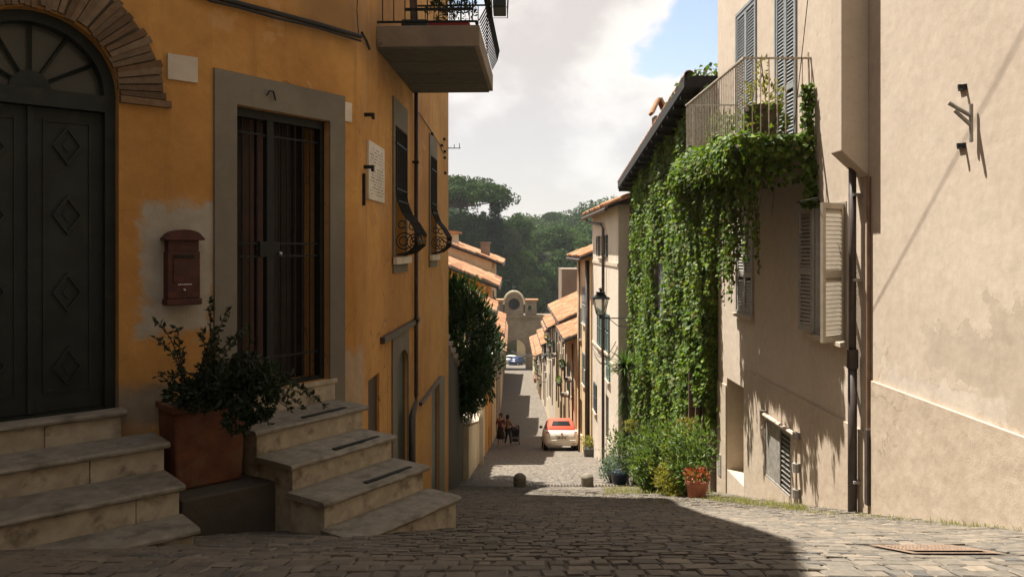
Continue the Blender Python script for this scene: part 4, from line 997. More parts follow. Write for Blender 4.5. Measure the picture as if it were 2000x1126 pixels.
# ------------------------------------------------------------------ ivy hanging from the balcony
def ivy_leaf_on(b, r, p, out, L):
    ax = (Vector((0, 0, -1)) * r.uniform(.5, 1.1) + out * r.uniform(.1, .6) + rvec(r) * .55)
    leaf(b, p, ax, out + rvec(r) * .55, L, L * r.uniform(.75, 1.0), fold=r.uniform(-.05, .22))
def balcony_ivy():
    r = random.Random(31); lv = MB(); st = MB()
    X0 = RX - .93
    def strand(x, y, z0, z1, dens=46, L=.085, wide=.06, out=Vector((-1, -.35, .15))):
        sway = r.uniform(0, 6); n = max(3, int((z0 - z1) * dens)); pts = []
        for i in range(7):
            t = i / 6; pts.append(Vector((x + .03 * math.sin(sway + 3 * t), y + .05 * math.sin(sway * 2 + 2.5 * t), z0 + (z1 - z0) * t)))
        st.tube(pts, .005, 3, cap=False)
        for k in range(n):
            t = r.random() ** .9; i = min(5, int(t * 6)); p = pts[i].lerp(pts[i + 1], t * 6 - i)
            w = wide * (1 - .45 * t)
            p = p + Vector((r.uniform(-w, w), r.uniform(-w, w) * 1.3, r.uniform(-.04, .04)))
            ivy_leaf_on(lv, r, p, out, L * r.uniform(.65, 1.25) * (1 - .25 * t))
    # dense fringe round the slab edge
    for _ in range(4400):
        y = r.uniform(10.0, 13.7); a = r.random()
        p = Vector((X0 - .10 * math.sin(a * 3.1) - r.uniform(0, .07), y, 1.50 - a * .55)) + rvec(r) * .05
        ivy_leaf_on(lv, r, p, Vector((-1, -.2, .6 - a)), r.uniform(.05, .105))
    for _ in range(650):
        x = r.uniform(X0, RX - .05); a = r.random()
        ivy_leaf_on(lv, r, Vector((x, 9.97 - .06 * r.random(), 1.47 - a * .22)) + rvec(r) * .03, Vector((-.2, -1, .4)), r.uniform(.07, .115))
    # mound spilling through the rail
    for _ in range(900):
        y = r.uniform(10.1, 13.9); x = X0 + r.uniform(-.05, .3); h = .10 + .13 * math.sin(y * 2.1) ** 2
        ivy_leaf_on(lv, r, Vector((x, y, 1.44 + r.random() * h)), Vector((-.6, -.4, 1)), r.uniform(.07, .11))
    # the curtain: longer towards the ivy house
    y = 10.08
    while y < 13.7:
        t = (y - 10) / 4.7
        q = r.random()
        if y < 13.2: z1 = .95 - .75 * q if q < .8 else r.uniform(-.75, .1)
        else: z1 = r.uniform(-1.2, .4)
        for k in range(2):
            strand(X0 + r.uniform(-.06, .16) + k * .12 + max(0, t - .7) * 1.9, y + r.uniform(-.05, .05), 1.35, z1 + k * r.uniform(-.1, .5), dens=int(55 + 25 * t))
        y += r.uniform(.05, .09)
    # loose strands under the slab, nearer the wall
    for (yy, x, z1) in ((10.35, 3.25, .1), (10.45, 3.32, -.33), (10.9, 3.4, .55), (11.3, 3.35, .3), (11.8, 3.45, -.2), (12.1, 3.5, -.35), (12.5, 3.4, -.6), (10.2, 3.6, .8), (12.8, 3.5, -.9), (13.1, 3.45, -1.1)):
        strand(x, yy, 1.3, z1, dens=34, L=.085, wide=.04)
    for i in range(34):   # thin trailing runners that drip shadow on the wall
        strand(X0 + r.uniform(-.05, .45), r.uniform(10.1, 13.2), 1.3, r.uniform(-.35, .6), dens=26, L=.07, wide=.022)
    # creeping up the wall beside the rail
    for _ in range(620):
        t = r.random(); w = .22 * (1 - t * .75)
        z = 0.55 + t * 1.6 if r.random() < .75 else .55 + t * .7
        p = SR(9.93 + r.uniform(-w, w * .35), r.uniform(.01, .14), z); ivy_leaf_on(lv, r, p, Vector((-.8, -.6, .2)), r.uniform(.055, .095))
    # leafy underside near the rail end
    for _ in range(900):
        x = r.uniform(X0, RX - .1); y = r.uniform(9.98, 13.3); ivy_leaf_on(lv, r, Vector((x, y, 1.24 - r.random() ** 2 * .35)), Vector((-.3, -.8, -.3)), r.uniform(.06, .10))
    # bare woody tendrils under the slab
    for i in range(10):
        yy = r.uniform(10.1, 12.5); st.tube([Vector((3.1 + .06 * i, yy, 1.27)), Vector((3.12 + .06 * i, yy + r.uniform(-.1, .1), .9)), Vector((3.1 + .06 * i, yy + r.uniform(-.2, .2), r.uniform(.2, .7)))], .006, 3)
    plant('ivy', 'green ivy spilling over the cream balcony and hanging in long strands', 'ivy', (3.0, 12, 1.3), [('stems', 'vine_stem', st), ('leaves', 'ivy_leaf', lv)])
balcony_ivy()

# ------------------------------------------------------------------ ivy-covered house
IX = 3.78; ID0, ID1 = 14.65, 23.5
SI = Fr((IX, 0), (0, 1), (-1, 0))
def roof_z(d): return 2.02 + (ID1 + .3 - d) * .133
def ivy_house():
    H = thing('ivy_house', 'ivy covered house under a dark sloping roof', 'house', (4, 19, -6))
    w1 = (SI.su(1306), SI.su(1289), SI.zv(18.3, 628), SI.zv(18.3, 512)); w2 = (SI.su(1359), SI.su(1350), SI.zv(15.3, 660), SI.zv(15.3, 600))
    rc = lambda q: [(q[0], q[2]), (q[1], q[2]), (q[1], q[3]), (q[0], q[3])]
    MB().plate(SI, [(ID0, -9), (ID1, -9), (ID1, roof_z(ID1) - .1), (ID0, roof_z(ID0) - .1)], [rc(w1), rc(w2)], -.4, 0).build('wall', 'brown_render', H)
    MB().box(IX + .001, IX + 6, ID1 - .4, ID1 - .002, -9, 2.0).build('wall', 'brown_render', H)
    MB().box(IX + .001, IX + 6, ID0 + .002, ID0 + .3, -9, 2.9).build('wall', 'brown_render', H)
    b = MB(); x0, x1 = 3.28, IX + 6
    d0, d1 = ID0 - .02, ID1 + .32
    b.hexa([(x0, d0, roof_z(d0) - .17), (x1, d0, roof_z(d0) - .17), (x1, d1, roof_z(d1) - .17), (x0, d1, roof_z(d1) - .17), (x0, d0, roof_z(d0) + .05), (x1, d0, roof_z(d0) + .05), (x1, d1, roof_z(d1) + .05), (x0, d1, roof_z(d1) + .05)])
    RF = b.build('roof', 'roof_dark', H)
    d = d0 + .2
    tm = tile_mesh()
    y = d0
    while y < d1:   # tile ends along the raking verge
        m = Matrix.Translation((x0 + .10, y, roof_z(y) + .06)) @ Matrix.Rotation(-math.atan(.15), 4, 'X') @ Matrix.Rotation(R(180), 4, 'Z')
        inst('tile', tm, RF, m @ Matrix.Translation((0, -.0, 0))); y += .36
    y = d0 + .4
    while y < d1:
        MB().box(x0 + .02, IX - .001, y, y + .07, roof_z(y) - .27, roof_z(y + .07) - .18).build('rafter', 'roof_dark', RF); y += .62
    for q, mt in ((w1, 'blue_shutter'), (w2, 'blue_shutter')):
        Wd = MB().fbox(SI, q[0], q[1], -.2, -.18, q[2], q[3]).build('window', 'dark_interior', H)
        hw = (q[1] - q[0]) / 2 - .003
        for k in range(2): shutter(Wd, SI.mat(q[0] + .001 + k * (hw + .004), -.0, q[2]), hw, q[3] - q[2], mt, mid=(q[3] - q[2]) * .5, st=.05)
    # chimney with a tiled cap
    c = PX(1288, 215, 19.0); c.x = 3.9 + .3
    c = Vector((PX(1287, 0, 21.5).x, 21.5, roof_z(21.5)))
    CH = MB().box(c.x - .16, c.x + .16, c.y - .22, c.y + .22, c.z - .1, c.z + 1.35).build('chimney', 'brown_render', H)
    tm2 = tile_mesh()
    for sg in (-1, 1):
        for i in range(3):
            zz = c.z + 1.36
            m = Matrix.Translation((c.x + sg * .02, c.y - .16 + .16 * i, zz + .42)) @ Matrix.Rotation(R(90) * sg, 4, 'Z') @ Matrix.Rotation(R(-62), 4, 'X') @ Matrix.Translation((0, .42, 0))
            inst('tile', tm2, CH, m)
    return H
def tile_mesh():
    if 'tile' not in SLAT:
        b = MB(); k = 6; L = .46
        for y, r, dz in ((0, .105, 0.0), (-L, .085, .03)):
            for rr, in ((r,), (r - .016,)):
                for i in range(k + 1):
                    a = math.pi * i / k; b.v.append(Vector((rr * math.cos(a), y, rr * math.sin(a) + dz)))
        n = k + 1
        for i in range(k):
            b.f += [(i, i + 1, 2 * n + i + 1, 2 * n + i), (n + i + 1, n + i, 3 * n + i, 3 * n + i + 1), (i + 1, i, n + i, n + i + 1), (2 * n + i, 2 * n + i + 1, 3 * n + i + 1, 3 * n + i)]
        me = b.mesh('tile', autos=40); me.materials.append(MATS['roof_tile']); SLAT['tile'] = me
    return SLAT['tile']
ivy_house()
def wall_ivy():
    r = random.Random(41); lv = MB(); st = MB()
    win = [(SI.su(1306) - .05, SI.su(1289) + .05, SI.zv(18.3, 628), SI.zv(18.3, 512)), (SI.su(1359), SI.su(1350), SI.zv(15.3, 660), SI.zv(15.3, 600))]
    n = 0
    while n < 27000:
        y = r.uniform(ID0 - .1, ID1 + .05); t = (y - ID0) / (ID1 - ID0)
        ztop = roof_z(y) - .12
        zbot = gz(y) + (1.7 if y < 16.2 else 1.0 + .7 * math.sin(y * 1.7))
        z = ztop - (ztop - zbot) * r.random()
        if any(a < y < b and c < z < d for a, b, c, d in win): continue
        if math.sin(y * 3.1 + 1.3 * math.sin(z * 1.9)) + math.sin(z * 2.3 + y * 1.1) > 1.62 and r.random() < .8: continue
        if z < zbot + .7 and r.random() < .5 + .4 * math.sin(y * 5): continue
        bul = .05 + .11 * (.5 + .5 * math.sin(y * 2.3 + z * 1.1)) + .08 * (.5 + .5 * math.sin(y * 5.1 - z * 2.7))
        p = Vector((IX - bul * r.uniform(.3, 1.25), y, z))
        ivy_leaf_on(lv, r, p, Vector((-1, -.2, .25)), r.uniform(.065, .135)); n += 1
    for _ in range(2600):
        y = r.uniform(ID0 + .05, ID0 + 1.4); z = r.uniform(-2.6, 2.6)
        ivy_leaf_on(lv, r, Vector((IX - r.uniform(.03, .16), y, z)), Vector((-1, -.4, .25)), r.uniform(.09, .15))
    for _ in range(2600):   # round the corner towards the cream house
        ivy_leaf_on(lv, r, Vector((r.uniform(IX - .08, RX + .02), ID0 - r.uniform(.0, .10), r.uniform(-3.3, 2.8))), Vector((-.5, -1, .2)), r.uniform(.06, .12))
    for i in range(26):
        y = r.uniform(ID0 + .1, ID1 - .2); z0 = gz(y); pts = [Vector((IX - .04, y, z0))]
        for k in range(6): pts.append(pts[-1] + Vector((r.uniform(-.02, .02), r.uniform(-.12, .12), .45)))
        st.tube(pts, [.035, .03, .028, .025, .02, .015, .01], 5)
    # old trunks at the near end
    for (u, d) in ((1345, 15.4), (1358, 15.2), (1372, 15.0), (1386, 14.85)):
        p = Vector(((u - CX) / FPX * d, d, gz(d) - .1)); st.tube([p, p + Vector((.02, .05, .9)), p + Vector((.05, -.03, 1.7)), p + Vector((.03, 0, 2.6))], [.09, .075, .06, .05], 7)
    # ragged tuft on the ridge beside the cream house
    for _ in range(1100):
        x = r.uniform(3.3, 4.5); y = r.uniform(14.6, 16.6) ; h = .32 * r.random() * max(.15, 1 - abs(x - 3.9) / .8) * max(.2, 1 - (y - 14.6) / 2)
        ivy_leaf_on(lv, r, Vector((x, y, roof_z(y) + .04 + h)), Vector((-.5, -.7, .8)), r.uniform(.07, .12))
    plant('climbing_ivy', 'thick green ivy covering the whole wall of the house beyond', 'ivy', (IX, 19, -6), [('stems', 'vine_stem', st), ('leaves', 'ivy_leaf', lv)])
wall_ivy()
# ------------------------------------------------------------------ flower bed in front of the ivy house
def bed():
    r = random.Random(51)
    def spot(u, v): g = ground_at(u, v); return Vector((g.x, g.y, gz(g.y)))
    shr = [  # u, v at foot, width px, height px, leaf material, label, leaf length
        (1302, 963, 96, 128, 'bed_leaf', 'leafy green shrub in the middle of the flower bed', .085),
        (1238, 948, 80, 112, 'bed_leaf', 'light green bush at the street end of the flower bed', .07),
        (1196, 943, 40, 52, 'blue_leaf', 'pale bluish plant at the far corner of the flower bed', .055),
        (1346, 970, 76, 136, 'bed_leaf', 'tall weedy plant behind the red flower pot', .075),
        (1268, 962, 76, 90, 'bed_leaf', 'low green clump at the front edge of the flower bed', .06),
        (1322, 968, 70, 62, 'yellow_leaf', 'yellowish low plant beside the red flower pot', .06)]
    for (u, v, w, h, mt, lab, L) in shr:
        p = spot(u, v); k = p.y / FPX; rw, rh = w * k / 2, h * k / 2
        lv = MB(); st = MB()
        for i in range(24):
            a = r.uniform(0, 6.28); q = Vector((math.cos(a) * rw * r.random() ** .6, math.sin(a) * .45 * r.random(), rh * r.uniform(.35, 1.75)))
            st.tube([p + Vector((q.x * .3, q.y * .3, -.02)), p + Vector((q.x * .75, q.y * .7, q.z * .6)), p + q], [.012, .009, .005], 4)
            clump(lv, r, p + q, (rw * .34, .22, rh * .30), int(52 * (.6 + L * 5)), L * 1.45, L * .6, up=.5)
            for _ in range(10):
                w = rvec(r); w.z = abs(w.z) + .4; leaf(lv, p + q + w * r.uniform(.1, .34), w + rvec(r) * .4, rvec(r), L * 1.5, L * .5)
        plant('garden_plant', lab, 'plant', p, [('stems', 'vine_stem', st), ('leaves', mt, lv)], 'plants in the flower bed')
    for (u, v, hpx, lab) in ((1247, 945, 118, 'yellow flowering stalk left of the leafy shrub in the bed'), (1330, 966, 140, 'yellow flowering head above the weedy plant in the bed')):
        p = spot(u, v); k = p.y / FPX; st = MB(); fl = MB(); top = p + Vector((0, 0, hpx * k))
        for i in range(6):
            q = top + Vector((r.uniform(-.25, .25), r.uniform(-.1, .1), r.uniform(-.18, .05))); st.tube([p, p.lerp(q, .6) + Vector((0, 0, .05)), q], [.012, .01, .006], 4)
            clump(fl, r, q, (.12, .1, .06), 60, .06, .035)
        plant('flowering_plant', lab, 'plant', p, [('stems', 'vine_stem', st), ('flowers', 'yellow_leaf', fl)], 'plants in the flower bed')
    # strap-leaved clump
    p = spot(1283, 958); b = MB()
    for i in range(46):
        a = r.uniform(0, 6.28); L = r.uniform(.45, .8); d = Vector((math.cos(a) * .45, math.sin(a) * .45, 1)).normalized()
        blade(b, p, p + d * L, .045, d.cross(Vector((math.sin(a), -math.cos(a), .2))))
    plant('strap_leaf_plant', 'upright strap leaved plant at the front of the flower bed', 'plant', p, [('blades', 'yucca_leaf', b)], 'plants in the flower bed')
    # pots
    p = spot(1361, 973); k = p.y / FPX
    T = thing('flower_pot', 'round terracotta pot with red flowers against the cream house', 'plant pot', p)
    MB().lathe(p, [(.12, -.03), (.175, .24), (.19, .25), (.19, .30), (.165, .30), (.16, .27)], 16).build('pot', 'lit_terracotta', T, autos=40)
    fl = MB(); clump(fl, r, p + Vector((0, 0, .38)), (.2, .18, .11), 240, .05, .035); tag(fl.build('flowers', 'red_flower', T, fix=False), kind='stuff')
    lv = MB(); clump(lv, r, p + Vector((0, 0, .33)), (.19, .17, .10), 200, .06, .03); tag(lv.build('leaves', 'bed_leaf', T, fix=False), kind='stuff')
    p = spot(1210, 948)
    T = thing('flower_pot', 'dark blue glazed pot at the street end of the flower bed', 'plant pot', p)
    MB().lathe(p, [(.13, -.03), (.20, .16), (.21, .30), (.235, .33), (.22, .36), (.19, .34)], 16).build('pot', 'blue_pot', T, autos=40)
    lv = MB(); clump(lv, r, p + Vector((0, 0, .42)), (.24, .2, .15), 220, .06, .03); tag(lv.build('leaves', 'blue_leaf', T, fix=False), kind='stuff')
    p = spot(1283, 962)
    T = thing('flower_pot', 'small brown pot half hidden in the flower bed', 'plant pot', p + Vector((-.1, -.05, 0)))
    q = p + Vector((-.1, -.05, 0)); q.z = gz(q.y)
    MB().lathe(q, [(.09, -.03), (.12, .18), (.135, .19), (.135, .23), (.115, .23)], 14).build('pot', 'terracotta', T, autos=40)
    lv = MB(); clump(lv, r, q + Vector((0, 0, .3)), (.15, .13, .12), 160, .06, .03); tag(lv.build('leaves', 'bed_leaf', T, fix=False), kind='stuff')
    # yucca: shaggy trunk with a rosette
    d = 20.6; p = Vector(((1222 - CX) / FPX * d, d, gz(d))); top = Vector((p.x - .02, d, (HY - 715) / FPX * d))
    b = MB(); st = MB().tube([p, p.lerp(top, .5), top], [.09, .075, .06], 8)
    for i in range(190):
        v = rvec(r); v.z = abs(v.z) * .9 - .35; v.normalize(); L = r.uniform(.45, .75)
        q = top + Vector((0, 0, r.uniform(-.15, .12))); blade(b, q, q + v * L, .05, v.cross(Vector((.3, .2, 1))))
    for i in range(220):
        z = r.uniform(0, 1.9); a = r.uniform(0, 6.28); v = Vector((math.cos(a) * .55, math.sin(a) * .55, -.9)); q = top - Vector((0, 0, z)); blade(b, q, q + v * r.uniform(.3, .55), .045, Vector((-math.sin(a), math.cos(a), 0)))
    plant('yucca', 'tall spiky yucca against the far end of the ivy wall', 'plant', p, [('trunk', 'bark', st), ('blades', 'yucca_leaf', b)])
    # weeds and dry grass along the wall foot
    g = MB()
    def tuft(x, y, n, h):
        for _ in range(n):
            a = r.uniform(0, 6.28); p = Vector((x + r.uniform(-.06, .06), y + r.uniform(-.06, .06), 0)); p.z = gz(p.y) + .005
            L = h * r.uniform(.5, 1.3); t = p + Vector((math.cos(a) * L * .6, math.sin(a) * L * .6, L)); blade(g, p, t, .006, Vector((-math.sin(a), math.cos(a), 0)))
    for _ in range(300):
        u = r.uniform(1180, 1390); p = ground_at(u, r.uniform(952, 966)); tuft(p.x, p.y, 9, .07)
    for _ in range(170):
        u = r.uniform(1385, 1570); v = 972 + (u - 1385) * .13 + r.uniform(-3, 6); p = ground_at(u, v); tuft(min(p.x, RX - .04), p.y, 7, .07)
    for _ in range(90):
        u = r.uniform(1570, 2000); v = 1000 + (u - 1570) * .085 + r.uniform(-2, 4); p = ground_at(u, v); tuft(min(p.x, RX - .05), p.y, 4, .045)
    for _ in range(60):
        p = ground_at(r.uniform(1250, 1420), r.uniform(958, 985)); tuft(p.x, p.y, 5, .05)
    tag(g.build('grass', 'grass_blade', fix=False), 'dry grass and weeds along the foot of the right hand walls', 'grass', kind='stuff')
bed()

# ------------------------------------------------------------------ street furniture
def bollards():
    for (u, v, lab) in ((1015, 951, 'domed stone bollard standing in the shade'), (1147, 951, 'domed stone bollard standing in the sun')):
        p = ground_at(u, v); k = p.y / FPX; rad = 12.2 * k; h = 28 * k
        T = thing('bollard', lab, 'bollard', p, 'bollards across the street')
        MB().lathe(p, [(rad, -.08), (rad, h - rad * .85)], 20).build('shaft', 'bollard_stone', T, autos=40)
        dome = [(rad * 1.0, h - rad * .85 + .001)] + [(rad * math.cos(a), h - rad * .85 + rad * .85 * math.sin(a)) for a in [math.pi / 2 * i / 7 for i in range(1, 7)]] + [(.001, h)]
        MB().lathe(p, dome, 20).build('dome', 'bollard_stone', T, smooth=True)
    a = ground_at(1030, 949.5); y = a.y
    D = thing('drain_channel', 'narrow slotted drain channel between the two bollards', 'drain', (1.2, y, gz(y)))
    MB().box(.30, 2.85, y - .06, y + .06, gz(y) - .02, gz(y) + .030).build('frame', 'rust_plate', D)
    x = .34; sm = MB().box(0, .045, -.045, .045, 0, .006).mesh('slot'); sm.materials.append(MATS['iron'])
    while x < 2.8: inst('slot', sm, D, Matrix.Translation((x, y, gz(y) + .0302))); x += .078
def grate():
    c = [ground_at(*q) for q in ((1722, 1060), (1843, 1057), (1898, 1086), (1775, 1090))]
    x0, x1, y0, y1 = 2.25, 2.77, 4.31, 4.85
    T = thing('manhole_cover', 'rusty square cast iron drain cover in the cobbles', 'manhole cover', (2.5, 4.6, gz(4.6)))
    z = lambda y: gz(y) + .011
    MB().add([(x0, y0, z(y0)), (x1, y0, z(y0)), (x1, y1, z(y1)), (x0, y1, z(y1)), (x0 + .05, y0 + .05, z(y0 + .05)), (x1 - .05, y0 + .05, z(y0 + .05)), (x1 - .05, y1 - .05, z(y1 - .05)), (x0 + .05, y1 - .05, z(y1 - .05))],
             [(0, 1, 5, 4), (1, 2, 6, 5), (2, 3, 7, 6), (3, 0, 4, 7)]).build('frame', 'rust_plate', T)
    zz = lambda y: gz(y) + .007
    MB().add([(x0 + .05, y0 + .05, zz(y0)), (x1 - .05, y0 + .05, zz(y0)), (x1 - .05, y1 - .05, zz(y1) - .0), (x0 + .05, y1 - .05, zz(y1))], [(0, 1, 2, 3)]).build('cover', 'rust_plate', T)
    sm = MB().box(-.012, .012, -.012, .012, 0, .005).mesh('stud'); sm.materials.append(MATS['rust_plate'])
    for i in range(9):
        for j in range(10):
            y = y0 + .08 + j * .042; inst('stud', sm, T, Matrix.Translation((x0 + .08 + i * .044, y, zz(y) + .0005)))
bollards(); grate()

def lantern():
    d = 22.6; c = PX(1173, 583, d); k = d / FPX
    T = thing('street_lantern', 'old glass street lantern on an iron wall bracket', 'street lamp', (IX, d, c.z - .5))
    zb = (HY - 614) * k; zt = (HY - 583) * k
    w0, w1 = .11, .205
    cor = lambda w, z: [(c.x - w, d - w, z), (c.x + w, d - w, z), (c.x + w, d + w, z), (c.x - w, d + w, z)]
    a, b = cor(w0, zb), cor(w1, zt)
    for i in range(4):
        MB().tube([a[i], b[i]], .012, 4).build('corner_bar', 'iron', T)
        j = (i + 1) % 4
        MB().add([a[i], a[j], b[j], b[i]], [(0, 1, 2, 3)]).build('glass_pane', 'lamp_glass', T)
    MB().hexa(cor(w1 + .05, zt) + cor(w1 + .03, zt + .05)).build('rim', 'iron', T)
    MB().hexa(cor(w1 - .03, zt + .051) + cor(w1 - .10, zt + .17)).build('cap', 'iron', T)
    MB().hexa(cor(.13, zt + .171) + cor(.13, zt + .20)).build('cap', 'iron', T)
    MB().lathe((c.x, d, zt + .20), [(.03, 0), (.03, .05), (.06, .07), (.06, .1), (.001, .13)], 10).build('finial', 'iron', T)
    MB().lathe((c.x, d, zb - .10), [(.02, -.02), (.05, .0), (.03, .05), (.10, .09), (.10, .099)], 10).build('foot', 'iron', T)
    zz = (HY - 621) * k
    MB().tube([(c.x, d, zb - .1), (c.x, d, zz), (c.x + .2, d, zz), (IX + .05, d, zz)], .018, 6).build('bracket', 'iron', T)
    MB().tube([(c.x + .25, d, zz - .015), (c.x + .5, d, zz - .22), (IX + .05, d, zz - .3)], .012, 5).build('brace', 'iron', T)
def _lamp_glass():
    m, nt, b = base_mat('lamp_glass'); b.inputs['Base Color'].default_value = (.8, .8, .75, 1); b.inputs['Roughness'].default_value = .15
    tr = nd(nt, 'ShaderNodeBsdfTransparent', {0: (.9, .9, .88, 1)}); mx = nd(nt, 'ShaderNodeMixShader', {0: .25, 1: tr.outputs[0], 2: b.outputs[0]}); nt.links.new(mx.outputs[0], nt.nodes['Material Output'].inputs[0])
_lamp_glass(); lantern()

# ------------------------------------------------------------------ overhead cables
def cables():
    def cable(lab, a, b, sag, r=.008, n=10):
        a, b = Vector(a), Vector(b)
        pts = [a.lerp(b, i / n) - Vector((0, 0, sag * 4 * (i / n) * (1 - i / n))) for i in range(n + 1)]
        tag(MB().tube(pts, r, 4).build('overhead_cable', 'black_cable', None, loc=a), lab, 'cable', 'cables over the street')
    p1 = SR.pt(2040, -17); p2 = SR.pt(1712, 570)
    T = Vector((-1, .91, 3.07))
    cable('thin cable slanting down across the cream house', p1 + T * 1.05, p2 + T * .62 + Vector((0, .25, -.35)), .02, .0045)
    cable('cable crossing between the white house and the lantern bracket', (IX, 22.9, (HY - 600) / FPX * 22.9), (3.31, 30, (HY - 560) / FPX * 30), .25, .012)
    cable('lower cable looped along the white house', (3.25, 24.0, -2.9), (3.2, 31, -3.9), .5, .012)
    cable('cable strung over the lower street from roof to roof', (-1.1, 60, -7.5), (3.0, 48, -6.6), .4, .02)
    cable('second cable strung further down the street', (-1.0, 78, -10), (3.2, 70, -9.6), .5, .025)
cables()

# ------------------------------------------------------------------ left garden wall and its oleander
def garden():
    T = thing('garden_wall', 'dark garden wall beyond the orange house', 'wall', (-1.6, 18, -5.5))
    n = 7
    for i in range(n):   # stepped with the slope
        d0 = 14.95 + i * .83; d1 = d0 + .828
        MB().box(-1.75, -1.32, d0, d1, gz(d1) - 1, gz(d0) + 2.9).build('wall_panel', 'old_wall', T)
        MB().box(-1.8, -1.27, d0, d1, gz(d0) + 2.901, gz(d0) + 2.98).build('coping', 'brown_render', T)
    T = thing('garden_wall', 'low pale plastered wall under the oleander', 'wall', (-1.5, 24, -7))
    for i in range(6):
        d0 = 20.78 + i * 1.18; d1 = d0 + 1.178
        MB().box(-1.6, -1.17, d0, d1, gz(d1) - 1, gz(d0) + 1.45).build('wall_panel', 'pale_plaster', T)
        MB().box(-1.64, -1.12, d0, d1, gz(d0) + 1.451, gz(d0) + 1.53).build('coping', 'cream_plinth', T)
    MB().box(-1.115, -.98, 26.2, 26.38, gz(26.4) - .2, gz(26) + 2.2).build('gate_post', 'white_plaster', T)
    r = random.Random(61); lv = MB(); st = MB(); fl = MB()
    base = Vector((-2.1, 20.4, gz(20.4)))
    cen = Vector((-1.55, 20.3, -2.65))
    for i in range(54):
        v = rvec(r); c = cen + Vector((v.x * .95, v.y * 1.5, v.z * 1.45 + .05))
        if i % 2 == 0: st.tube([base + Vector((r.uniform(-.15, .15), r.uniform(-.15, .15), 0)), base.lerp(c, .5) + Vector((0, 0, .3)), c], [.04, .025, .01], 5)
        for _ in range(330):
            w = rvec(r); p = c + Vector((w.x * .42, w.y * .45, w.z * .5)) * r.random() ** .4
            ax = (w * .8 + Vector((0, 0, .9)) + rvec(r) * .5); s = r.uniform(.7, 1.3); leaf(lv, p, ax, rvec(r), .18 * s, .046 * s, .1)
        if i % 5 == 0 and c.z > -3: clump(fl, r, c + Vector((.25, -.2, .1)), (.2, .2, .15), 22, .05, .04)
    for i in range(24):   # drooping skirt over the wall
        c = Vector((r.uniform(-1.3, -.75), r.uniform(19.2, 22.6), r.uniform(-4.0, -3.1)))
        for _ in range(220):
            w = rvec(r); p = c + w * .36 * r.random() ** .4; leaf(lv, p, w * .6 + Vector((0, 0, -.8)), rvec(r), .15, .04, .1)
    plant('oleander', 'big dark oleander leaning over the garden wall', 'bush', base, [('stems', 'bark', st), ('leaves', 'oleander_leaf', lv), ('flowers', 'dry_flower', fl)])
garden()

# ------------------------------------------------------------------ rows of houses down the street
TM = None
def roof_tiles(par, o, along, la, down, sl, limit=300, sx=.265, sy=.37, jit=.022, rs=1):
    """barrel tiles: o = eave corner, along = unit along the eave, down = unit down the slope"""
    r = random.Random(rs); z = along.cross(down)
    if z.z < 0: along = -along; o = o - along * la; z = along.cross(down)
    tm = tile_mesh(); rest = MB(); n = 0; tv = [v.co.copy() for v in tm.vertices]; tf = [tuple(p.vertices) for p in tm.polygons]
    cols = int(la / sx); rows = int(sl / sy)
    for j in range(rows):
        for i in range(cols):
            p = o + along * (sx * (i + .5)) - down * (sy * j - .04) + z * (.02 + .012 * (j % 2)) + Vector((r.uniform(-jit, jit), r.uniform(-jit, jit), r.uniform(-.5, 1) * jit))
            m = Matrix((along, down, z)).transposed().to_4x4() @ Matrix.Rotation(r.uniform(-.09, .09), 4, 'Z'); m.translation = p
            if n < limit: inst('tile', tm, par, m)
            else: rest.add([m @ q for q in tv], tf)
            n += 1
    if rest.v: tag(rest.build('roof_tiles', 'roof_tile', par, fix=False, autos=40), kind='stuff')
def pane_window(H, fr, s0, s1, z0, z1, mt, style='closed'):
    W = MB().fbox(fr, s0, s1, -.16, -.13, z0, z1).build('window', 'pane', H)
    def lf(a, b, n):
        q = MB(); fw = .05
        q.fbox(fr, a, a + fw, n, n + .045, z0, z1).fbox(fr, b - fw, b, n, n + .045, z0, z1)
        for zz in (z0, (z0 + z1) / 2 - .04, z1 - .07): q.fbox(fr, a + fw + .0005, b - fw - .0005, n + .001, n + .044, zz, zz + .07)
        z = z0 + .1
        while z < z1 - .08:
            if abs(z - (z0 + z1) / 2) > .07: q.fbox(fr, a + fw + .0005, b - fw - .0005, n + .008, n + .03, z, z + .045)
            z += .075
        q.build('shutter', mt, W)
    h = (s1 - s0) / 2
    if style == 'closed': lf(s0, s0 + h - .004, .003); lf(s0 + h + .004, s1, .003)
    elif style == 'open': lf(s0 - h, s0 - .01, .02); lf(s1 + .01, s1 + h, .02)
    elif style == 'door': MB().fbox(fr, s0, s1, -.12, -.08, z0, z1).build('door_leaf', mt, W)
    if style != 'door': MB().fbox(fr, s0 - .08, s1 + .08, .003, .09, z0 - .08, z0 - .01).build('sill', 'cream_plinth', W)
